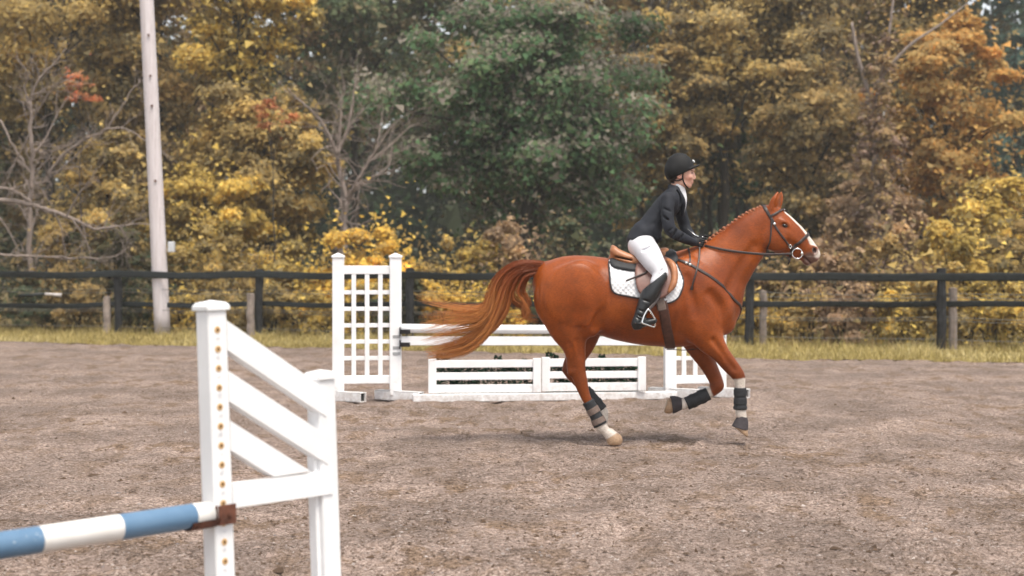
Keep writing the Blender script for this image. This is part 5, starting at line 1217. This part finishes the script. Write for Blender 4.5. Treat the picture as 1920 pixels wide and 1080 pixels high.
# boots on the legs
def sleeve(rows, n=18, thick=.004, sub=6):
    R = np.array(hc(rows)); R = spline(R, np.linspace(0, 1, (len(R) - 1) * sub + 1)) if len(R) > 2 else spline(np.vstack([R[0], (R[0] + R[1]) / 2, R[1]]), np.linspace(0, 1, 7))
    P = R[:, :3]; T = np.gradient(P, axis=0); T /= np.linalg.norm(T, axis=1, keepdims=True); Y = np.array([0, 1.0, 0]); U = np.cross(T, Y); U /= np.linalg.norm(U, axis=1, keepdims=True)
    a = np.linspace(0, 2 * math.pi, n, endpoint=False); ca, sa = np.cos(a)[None, :, None], np.sin(a)[None, :, None]
    out = P[:, None] + U[:, None] * ca * R[:, 3][:, None, None] + Y * sa * R[:, 4][:, None, None]
    inn = P[:, None] + U[:, None] * ca * (R[:, 3] - thick)[:, None, None] + Y * sa * (R[:, 4] - thick)[:, None, None]
    G = np.concatenate([inn[:1], out, inn[-1:], inn[::-1][1:]], 0); mb = MB(); mb.grid(G, close_v=True); return mb
def lerp_rows(rows, t0, t1, grow):
    R = np.array(rows, float); u_ = np.linspace(t0, t1, 3); q = spline(R, u_) if len(R) > 2 else R[0] + (R[1] - R[0]) * u_[:, None]
    q[:, 3] += grow / S1; q[:, 4] += grow; return [tuple(x) for x in q]
leg_boots = [
    ('grey and black strapped boot on the horse\'s standing hind leg', [(1102, 752, -.165, 11.5, .043), (1115, 775, -.165, 11.5, .044), (1126, 797, -.165, 13.5, .050)], [(.30, .50), (.68, .88)], M_GREYSTRAP),
    ('black boot on the lifted hind leg behind the other', [(1097, 731, .155, 11, .042), (1112, 749, .155, 11.5, .042), (1127, 769, .155, 13, .048)], [(.2, .32), (.6, .72)], M_BLACK),
    ('black strapped boot on the outstretched front leg', [(1388, 727, -.175, 11.6, .045), (1388, 748, -.175, 11.4, .042), (1388, 768, -.175, 12.6, .046)], [(.12, .36), (.46, .70), (.80, .92)], M_BLACK),
    ('black boot on the folded front leg', [(1328, 738, .165, 12.5, .046), (1305, 749, .165, 12.5, .044), (1287, 757, .165, 12.5, .046)], [(.2, .35), (.55, .7)], M_BLACK)]
for lab, rows, bands, bm in leg_boots:
    e = empty('leg_boot', hp(rows[1][0], rows[1][1], rows[1][2])); build(sleeve(rows), 'shell', M_BLACK, e)
    for t0, t1 in bands: build(sleeve(lerp_rows(rows, t0, t1, .005)), 'strap', bm, e)
    tag(e, lab, 'leg boot', 'protective boots on the horse')
M_BELL = simple_mat('dark_bell_boot', (.050, .042, .046), .7, .2, 40, .2, 160, .3)
for lab, rows in (('dark bell boot over the outstretched front hoof', [(1392, 781, -.175, 9.6, .040), (1390, 792, -.175, 13.5, .052), (1387, 803, -.175, 16.0, .066)]),
                  ('dark bell boot over the folded front hoof', [(1278, 757, .165, 11.0, .042), (1269, 757.5, .165, 15, .055), (1259, 759, .165, 17, .066)])):
    o = sleeve(rows, 22, .006).build('bell_boot', M_BELL, None, True); tag(o, lab, 'bell boot', 'bell boots on the front hooves')
# ------------------------------------------------------------------ rider
M_JACKET = simple_mat('charcoal_jacket_cloth', (.017, .019, .026), .75, .3, 14, .25, 300, .3)
M_BREECH = simple_mat('white_breeches', (.66, .66, .70), .8, .06, 14, .2, 24, .25, 0, .006)
M_BOOT = simple_mat('black_boot_leather', (.014, .015, .017), .36, .3, 14, .35, 30, .5, 0, .008)
M_GLOVE = simple_mat('black_glove', (.016, .016, .018), .7, .3, 60, .3, 200, .3)
M_HELMET = simple_mat('black_helmet_velvet', (.009, .009, .010), .7, .2, 60, .2, 400, .3)
M_SHIRT = simple_mat('white_shirt', (.80, .80, .83), .8, .05, 30, .15, 200, .25)
M_SKIN_H = simple_mat('dark_hair', (.035, .020, .013), .5, .3, 60, .4, 200, .4)
M_CAPW = simple_mat('silver_badge', (.8, .8, .78), .3, .05)
def bb(rows_list, pad=.06):
    A = np.vstack([np.array(hc(r)) for r in rows_list]); R = np.max(A[:, 3:], axis=1)[:, None] + pad
    return np.min(A[:, :3] - R, axis=0), np.max(A[:, :3] + R, axis=0)
# shapes shared by body and clothes: rows (px, py, y, radius in px, radius across in m)
torso = [(1203, 452, 0, 27, .185), (1213, 434, 0, 23, .165), (1233, 406, 0, 21.5, .150), (1252, 385, 0, 23.5, .165), (1260, 369, 0, 17, .155), (1267, 355, 0, 9.5, .075)]
arm_n = [(1252, 374, -.165, 13.5, .060), (1251, 398, -.205, 12.5, .058), (1256, 429, -.235, 11.5, .052), (1276, 444, -.185, 10, .046), (1301, 454.5, -.095, 7.2, .034)]
arm_f = [(1264, 374, .165, 13, .060), (1276, 398, .205, 11.5, .056), (1284, 424, .22, 10.5, .050), (1293, 438, .17, 9, .044), (1305, 450, .09, 7.0, .034)]
thigh_n = [(1203, 461, -.10, 25, .11), (1214, 473, -.20, 23.5, .10), (1226, 492, -.285, 20, .085), (1238, 512, -.345, 15.5, .066), (1232, 530, -.375, 13, .058)]
shin_n = [(1237, 518, -.365, 14, .062), (1231, 530, -.385, 13.5, .062), (1218, 552, -.40, 15, .064), (1207, 574, -.41, 12.0, .052), (1200, 592, -.42, 10, .044), (1196, 603, -.425, 10, .042)]
foot_n = [(1193, 609, -.425, 9, .036), (1203, 606, -.43, 8.5, .040), (1216, 603.5, -.435, 7.0, .044), (1227, 601, -.44, 5.2, .036)]
flip = lambda rows: [(r[0], r[1], -r[2], *r[3:]) for r in rows]
shrink = lambda rows, d: [(r[0], r[1], r[2], max(2, r[3] - d / S1), max(.01, r[4] - d)) for r in rows]

# head and neck, fine
headf = Field(hp(1247, 372, -.14), hp(1312, 284, .14), .0038)
headf.chain(hc([(1263, 366, 0, 13, .062), (1267, 352, 0, 10.5, .054), (1271, 338, 0, 10.5, .054)]), k=.02)
headf.ball(hp(1276, 318, 0), (21 * S1, .077, 20 * S1), k=.02)
headf.ball(hp(1286, 331, 0), (14.2 * S1, .061, 17 * S1), k=.03)
headf.chain(hc([(1277, 343, -.045, 5, .018), (1289, 347.5, -.018, 4.5, .018), (1289, 347.5, .018, 4.5, .018), (1277, 343, .045, 5, .018)]), k=.03)
headf.ball(hp(1293.5, 348, 0), (3.4 * S1, .018, 3.6 * S1), k=.012)
headf.chain(hc([(1299.5, 322.5, 0, 1.6, .008), (1302, 329, 0, 2.0, .010), (1302.6, 333.6, 0, 2.2, .0125)]), k=.012)
headf.ball(hp(1300.2, 335.5, 0), (2.6 * S1, .017, 1.8 * S1), k=.006)
headf.chain(hc([(1297, 319, -.040, 2.2, .012), (1300, 318.5, -.012, 2.4, .012), (1300, 318.5, .012, 2.4, .012), (1297, 319, .040, 2.2, .012)]), k=.014)
headf.chain(hc([(1297.2, 340.6, -.018, 1.3, .006), (1299.4, 340, 0, 1.4, .007), (1297.2, 340.6, .018, 1.3, .006)]), k=.005)
headf.chain(hc([(1296.8, 343.4, -.016, 1.3, .006), (1298.4, 343.2, 0, 1.5, .007), (1296.8, 343.4, .016, 1.3, .006)]), k=.005)
for sy in (-1, 1):
    headf.ball(hp(1299.5, 324, sy * .034), (4.0 * S1, .016, 2.3 * S1), k=.010, op='s')
    headf.ball(hp(1296.6, 324.3, sy * .032), (2.6 * S1, .012, 2.4 * S1), k=.003)
    headf.ball(hp(1291.5, 332, sy * .042), (6 * S1, .018, 4 * S1), k=.015)
    headf.ball(hp(1273.5, 329, sy * .078), (5 * S1, .012, 7 * S1), k=.008, M=basis((.96, 0, .26), (0, 1, 0), (-.26, 0, .96)))
    headf.ball(hp(1274.5, 328, sy * .090), (3 * S1, .009, 4.5 * S1), k=.004, op='s')
hV, hQ = headf.mesh(1)
px, py = to_px(hV); yl = hV[:, 1] - HD
C = np.tile(np.array([[.66, .37, .28]]), (len(hV), 1))
def paint(col, m):
    global C
    C = C * (1 - m[:, None]) + np.asarray(col)[None] * m[:, None]
paint((.66, .28, .215), .5 * sm(-np.hypot(px - 1291, py - 334), -8, -3)); paint((.60, .25, .19), .5 * sm(-np.hypot(px - 1274, py - 330), -8, -5))
paint((.54, .22, .185), .7 * sm(-np.hypot((px - 1299.5) * .9, (py - 341.8) * 1.2), -3.0, -1.6) * (px > 1295))
paint((.07, .035, .022), .85 * sm(-np.hypot((px - 1297) * .45, (py - 320.2)), -1.5, -.7) * (np.abs(yl) > .012) * (px > 1289))
paint((.035, .022, .018), sm(-np.hypot((px - 1297.8) * .7, (py - 324.2)), -1.5, -.8) * (np.abs(yl) > .012))
paint((.035, .020, .013), sm(-px, -1268, -1263) * (py > 318) * (py < 344))
# the rest of the body, under the clothes
lo, hi = bb([torso, arm_n, arm_f, thigh_n, flip(thigh_n), shin_n, flip(foot_n), [(1322, 456, -.1, 5, .02)]])
bf = Field(lo, hi, .014)
bf.chain(hc(shrink(torso, .030)), k=.02); bf.chain(hc([(1262, 366, 0, 11, .058), (1267, 354, 0, 9, .050)]), k=.01)
for r in (arm_n, arm_f): bf.chain(hc(shrink(r, .026)), k=.02); w = r[-1]; bf.chain(hc([(w[0], w[1], w[2], 5, .024), (w[0] + 9, w[1] + 1, w[2] * .85, 6, .022)]), k=.01)
for r in (thigh_n, flip(thigh_n), shin_n, flip(shin_n), foot_n, flip(foot_n)): bf.chain(hc(shrink(r, .026)), k=.02)
bV, bQ = bf.mesh(1)
def skin_mat():
    t = NT('skin'); at = t.n('VertexColor', layer_name='Col'); t.set(at.outputs[0], .5, .4)
    t.b.inputs['Subsurface Weight'].default_value = .12; t.b.inputs['Subsurface Radius'].default_value = (.012, .004, .002); t.b.inputs['Subsurface Scale'].default_value = 1.0; return t.m
person = mesh_np('person', np.vstack([hV, bV]), np.vstack([hQ, bQ + len(hV)]), skin_mat(), None, True, np.vstack([C, np.tile([[.62, .335, .245]], (len(bV), 1))]))
tag(person, 'rider in black helmet, charcoal jacket and white breeches, leaning forward on the horse', 'person')
def cloth(name, f, material, smooth=1):
    V, Q = f.mesh(smooth); return mesh_np(name, V, Q, material, person, True)
# hair at the nape
f = Field(hp(1246, 350, -.09), hp(1275, 318, .09), .005); f.ball(hp(1260, 336, 0), (7 * S1, .055, 7 * S1), k=.02); f.ball(hp(1266, 330, 0), (8 * S1, .074, 8 * S1), k=.02); cloth('hair', f, M_SKIN_H)
# jacket
lo, hi = bb([torso, arm_n, arm_f], .10); f = Field(lo, hi, .0065)
f.chain(hc(torso), k=.02)
f.chain(hc([(1203, 436, 0, 20, .17), (1192, 446, 0, 13, .175), (1186, 449, 0, 9, .17)]), k=.03)                     # skirt over the seat
f.chain(hc([(1222, 432, 0, 18, .16), (1232, 447, 0, 9, .15)]), k=.03)
for r in (arm_n, arm_f): f.chain(hc(r), k=.035)
for sy in (-1, 1):
    f.chain(hc([(1266, 354, sy * .070, 5, .018), (1274, 364, sy * .072, 5.5, .018), (1281, 380, sy * .060, 5.0, .022), (1279, 402, sy * .012, 4, .02)]), k=.010)  # lapel
    f.chain(hc([(1269, 358, sy * .098, 2, .02), (1275, 372, sy * .098, 2, .02), (1273, 398, sy * .11, 2, .03)]), k=.008, op='s')
    for (a, b, c, d_, yy, w) in ((1240, 398, 1222, 412, .175, 2.2), (1236, 412, 1214, 424, .175, 2.0), (1228, 420, 1232, 440, .178, 2.2)):
        f.chain(hc([(a, b, sy * yy, w, .022), (c, d_, sy * (yy + .012), w, .022)]), k=.020, op='s')                     # folds
for (a, b, c, d_, y) in ((1242, 404, 1252, 412, -.265), (1250, 436, 1262, 428, -.292), (1243, 390, 1256, 396, -.262), (1268, 432, 1262, 444, -.262), (1280, 440, 1276, 450, -.225)):
    f.chain(hc([(a, b, y, 1.8, .02), (c, d_, y - .004, 1.8, .02)]), k=.015, op='s')
f.chain(hc([(1268, 353, -.062, 4.5, .016), (1259, 351, -.035, 5, .03), (1257, 350, 0, 5, .03), (1259, 351, .035, 5, .03), (1268, 353, .062, 4.5, .016)]), k=.012)   # collar
f.cut(hp(1195, 456.5, 0), (-.10, 0, -1), .32)
f.chain(hc([(1272, 340, 0, 11.5, .058), (1269, 356, 0, 9.5, .054)]), k=.006, op='s')                                # neck opening
f.chain(hc([(1276, 352, 0, 10, .040), (1286, 372, 0, 8, .036), (1286, 394, 0, 4, .010)]), k=.006, op='s')            # open front
cloth('jacket', f, M_JACKET, 1)
# shirt: stand-up collar and front
f = Field(hp(1252, 408, -.10), hp(1296, 336, .10), .0045)
f.chain(hc([(1273, 345, 0, 11.5, .060), (1270, 352, 0, 11.5, .060), (1267, 361, 0, 12, .060)]), k=.01)
f.chain(hc([(1277, 356, 0, 8, .038), (1281, 374, 0, 7, .036), (1281, 396, 0, 3.5, .012)]), k=.015)
f.cut(hp(1271, 341.5, 0), (.35, 0, 1), .15); cloth('shirt', f, M_SHIRT)
# breeches
lo, hi = bb([thigh_n, flip(thigh_n)], .08); f = Field(lo, hi, .0085)
f.ball(hp(1203, 460, 0), (25 * S1, .19, 22 * S1), k=.03); f.chain(hc([(1213, 436, 0, 19, .15), (1206, 455, 0, 25, .18)]), k=.03)
for r in (thigh_n, flip(thigh_n)): f.chain(hc(r), k=.03)
for sy in (-1, 1):
    for (a, b, c, d_, yy) in ((1250, 500, 1240, 508, .40), (1249, 508, 1236, 515, .415), (1222, 462, 1205, 470, .29)):
        f.chain(hc([(a, b, sy * yy, 1.4, .012), (c, d_, sy * yy, 1.4, .012)]), k=.014, op='s')
cloth('breeches', f, M_BREECH)
# tall boots
for sy, nm in ((-1, 'boot'), (1, 'boot')):
    sh = shin_n if sy < 0 else flip(shin_n); ft = foot_n if sy < 0 else flip(foot_n)
    lo, hi = bb([sh, ft], .05); f = Field(lo, hi, .0055); f.chain(hc([(r[0], r[1], r[2], r[3] + .8, r[4] + .005) for r in sh]), k=.02); f.chain(hc(ft), k=.02)
    f.chain(hc([(1191, 614, sy * .425, 4.6, .032), (1199, 614, sy * .427, 4.2, .034)]), k=.008)
    f.chain(hc([(1202, 611.5, sy * .43, 2.2, .038), (1228, 605, sy * .44, 2.2, .036)]), k=.005)
    for (a, b, c, d_) in ((1191, 588, 1206, 596), (1192, 594, 1205, 602), (1195, 580, 1211, 586), (1200, 604, 1212, 598), (1205, 562, 1217, 566)):
        f.chain(hc([(a, b, sy * .47, 1.2, .018), (c, d_, sy * .475, 1.2, .018)]), k=.014, op='s')
    f.cut(hp(1236, 518, sy * .37), (-.62, 0, .78), .13); o = cloth('boot', f, M_BOOT)
    m = MB(); m.tube([hp(1192, 606, sy * .475), hp(1186.5, 609, sy * .425), hp(1192, 606, sy * .38)], .006, 6); s_ = m.build('spur_strap', M_LEATHER, None, True); s_.parent = o
# gloved hands, closed on the reins
for sy, w in ((-1, arm_n[-1]), (1, arm_f[-1])):
    x0, y0 = w[0], w[1]; lo, hi = bb([[(x0 + 10, y0, sy * .085, 26, .05)]], .02); f = Field(lo, hi, .0034)
    f.chain(hc([(x0 - 3, y0 - .5, sy * .098, 7.6, .036), (x0 + 3, y0, sy * .090, 6.6, .028)]), k=.01)
    f.chain(hc([(x0 + 3, y0 - 2.0, sy * .086, 4.5, .017), (x0 + 12, y0 - 3.5, sy * .084, 4.4, .016)]), k=.012)
    f.chain(hc([(x0 + 3, y0 + 1.5, sy * .084, 4.8, .017), (x0 + 11, y0 + 4.0, sy * .082, 4.4, .016)]), k=.012)
    for i, (fl, ry) in enumerate(((9.2, -5.6), (10.2, -1.8), (9.6, 2.0), (7.6, 5.4))):
        bx, by = x0 + 11.5 - .5 * i, y0 + ry
        f.chain(hc([(bx, by, sy * .088, 2.0, .0092), (bx + fl * .62, by + 1.2, sy * .092, 1.9, .009), (bx + fl * .78, by + 1.8, sy * .070, 1.8, .0085), (bx + fl * .2, by + 2.2, sy * .060, 1.6, .0078)]), k=.003, sub=3)
    f.chain(hc([(x0 + 5, y0 - 4, sy * .070, 2.3, .010), (x0 + 13, y0 - 8.2, sy * .068, 2.1, .0095), (x0 + 20, y0 - 7.4, sy * .074, 1.8, .0085)]), k=.005, sub=3)
    cloth('glove', f, M_GLOVE, 1)
# helmet
f = Field(hp(1240, 346, -.14), hp(1318, 280, .14), .0058)
f.ball(hp(1274, 316, 0), (27 * S1, .108, 29.5 * S1), k=.01)
f.ball(hp(1262, 322, 0), (15 * S1, .095, 19 * S1), k=.03)
f.cut(hp(1253, 337, 0), (-.05, 0, -1), .02)
f.cut(hp(1276, 327.5, 0), (.44, 0, -.90), .20)
f.ball(hp(1275, 323, 0), (22 * S1, .080, 26 * S1), k=.006, op='s')
f.chain(hc([(1292, 317.0, -.055, 1.6, .035), (1302, 313.0, -.035, 1.5, .03), (1309, 310.5, 0, 1.4, .035), (1302, 313.0, .035, 1.5, .03), (1292, 317.0, .055, 1.6, .035)]), k=.012)
f.chain(hc([(1296, 314.5, 0, 2, .06), (1310.5, 309.8, 0, 1.2, .032)]), k=.012)
cloth('helmet', f, M_HELMET)
m = MB(); uv_ball(m, hp(1300.5, 302.5, 0), (2.0 * S1, .014, 3.6 * S1), basis((.8, 0, .6), (0, 1, 0), (-.6, 0, .8))); m.build('helmet_badge', M_CAPW, person, True)
for sy in (-1, 1):
    for K in ([(1281.5, 321, .078), (1280, 330, .080), (1281.5, 340, .072), (1286, 348, .050), (1291, 353, .0)], [(1261, 336, .074), (1268, 339, .072), (1275, 337.5, .078), (1280.5, 335, .082)]):
        P = spline(np.array([hp(a, b, sy * y) for a, b, y in K]), np.linspace(0, 1, 20)); N = np.tile([0, sy * 1.0, 0], (20, 1)); N[:, 2] -= np.linspace(0, .9 if K[0][1] < 325 else 0, 20)
        m = MB(); ribbon(m, P, N / np.linalg.norm(N, axis=1, keepdims=True), .012, .003, .002); m.build('chin_strap', M_HELMET, person, True)
# short crop carried in the far hand
m = MB(); m.tube([hp(1289, 429, .10), hp(1302, 440, .085), hp(1318, 447, .06)], [.003, .004, .006], 6); uv_ball(m, hp(1317, 444.5, .06), (.009, .009, .007)); o = m.build('riding_crop', M_METAL, None, True)
tag(o, 'thin riding crop with a pale knob held in the rider\'s far hand', 'riding crop')
# ------------------------------------------------------------------ damp autumn air
m = MB(); m.box((0, 50, 12.0), (150, 140, 26.2)); 
hm = bpy.data.materials.new('damp_air'); hm.use_nodes = True; ht = hm.node_tree; ht.nodes.clear(); ho = ht.nodes.new('ShaderNodeOutputMaterial'); hv = ht.nodes.new('ShaderNodeVolumePrincipled')
hv.inputs['Color'].default_value = (.95, .95, .91, 1); hv.inputs['Density'].default_value = .0010; hv.inputs['Anisotropy'].default_value = .2; ht.links.new(hv.outputs[0], ho.inputs['Volume'])
tag(m.build('haze', hm), kind='stuff')
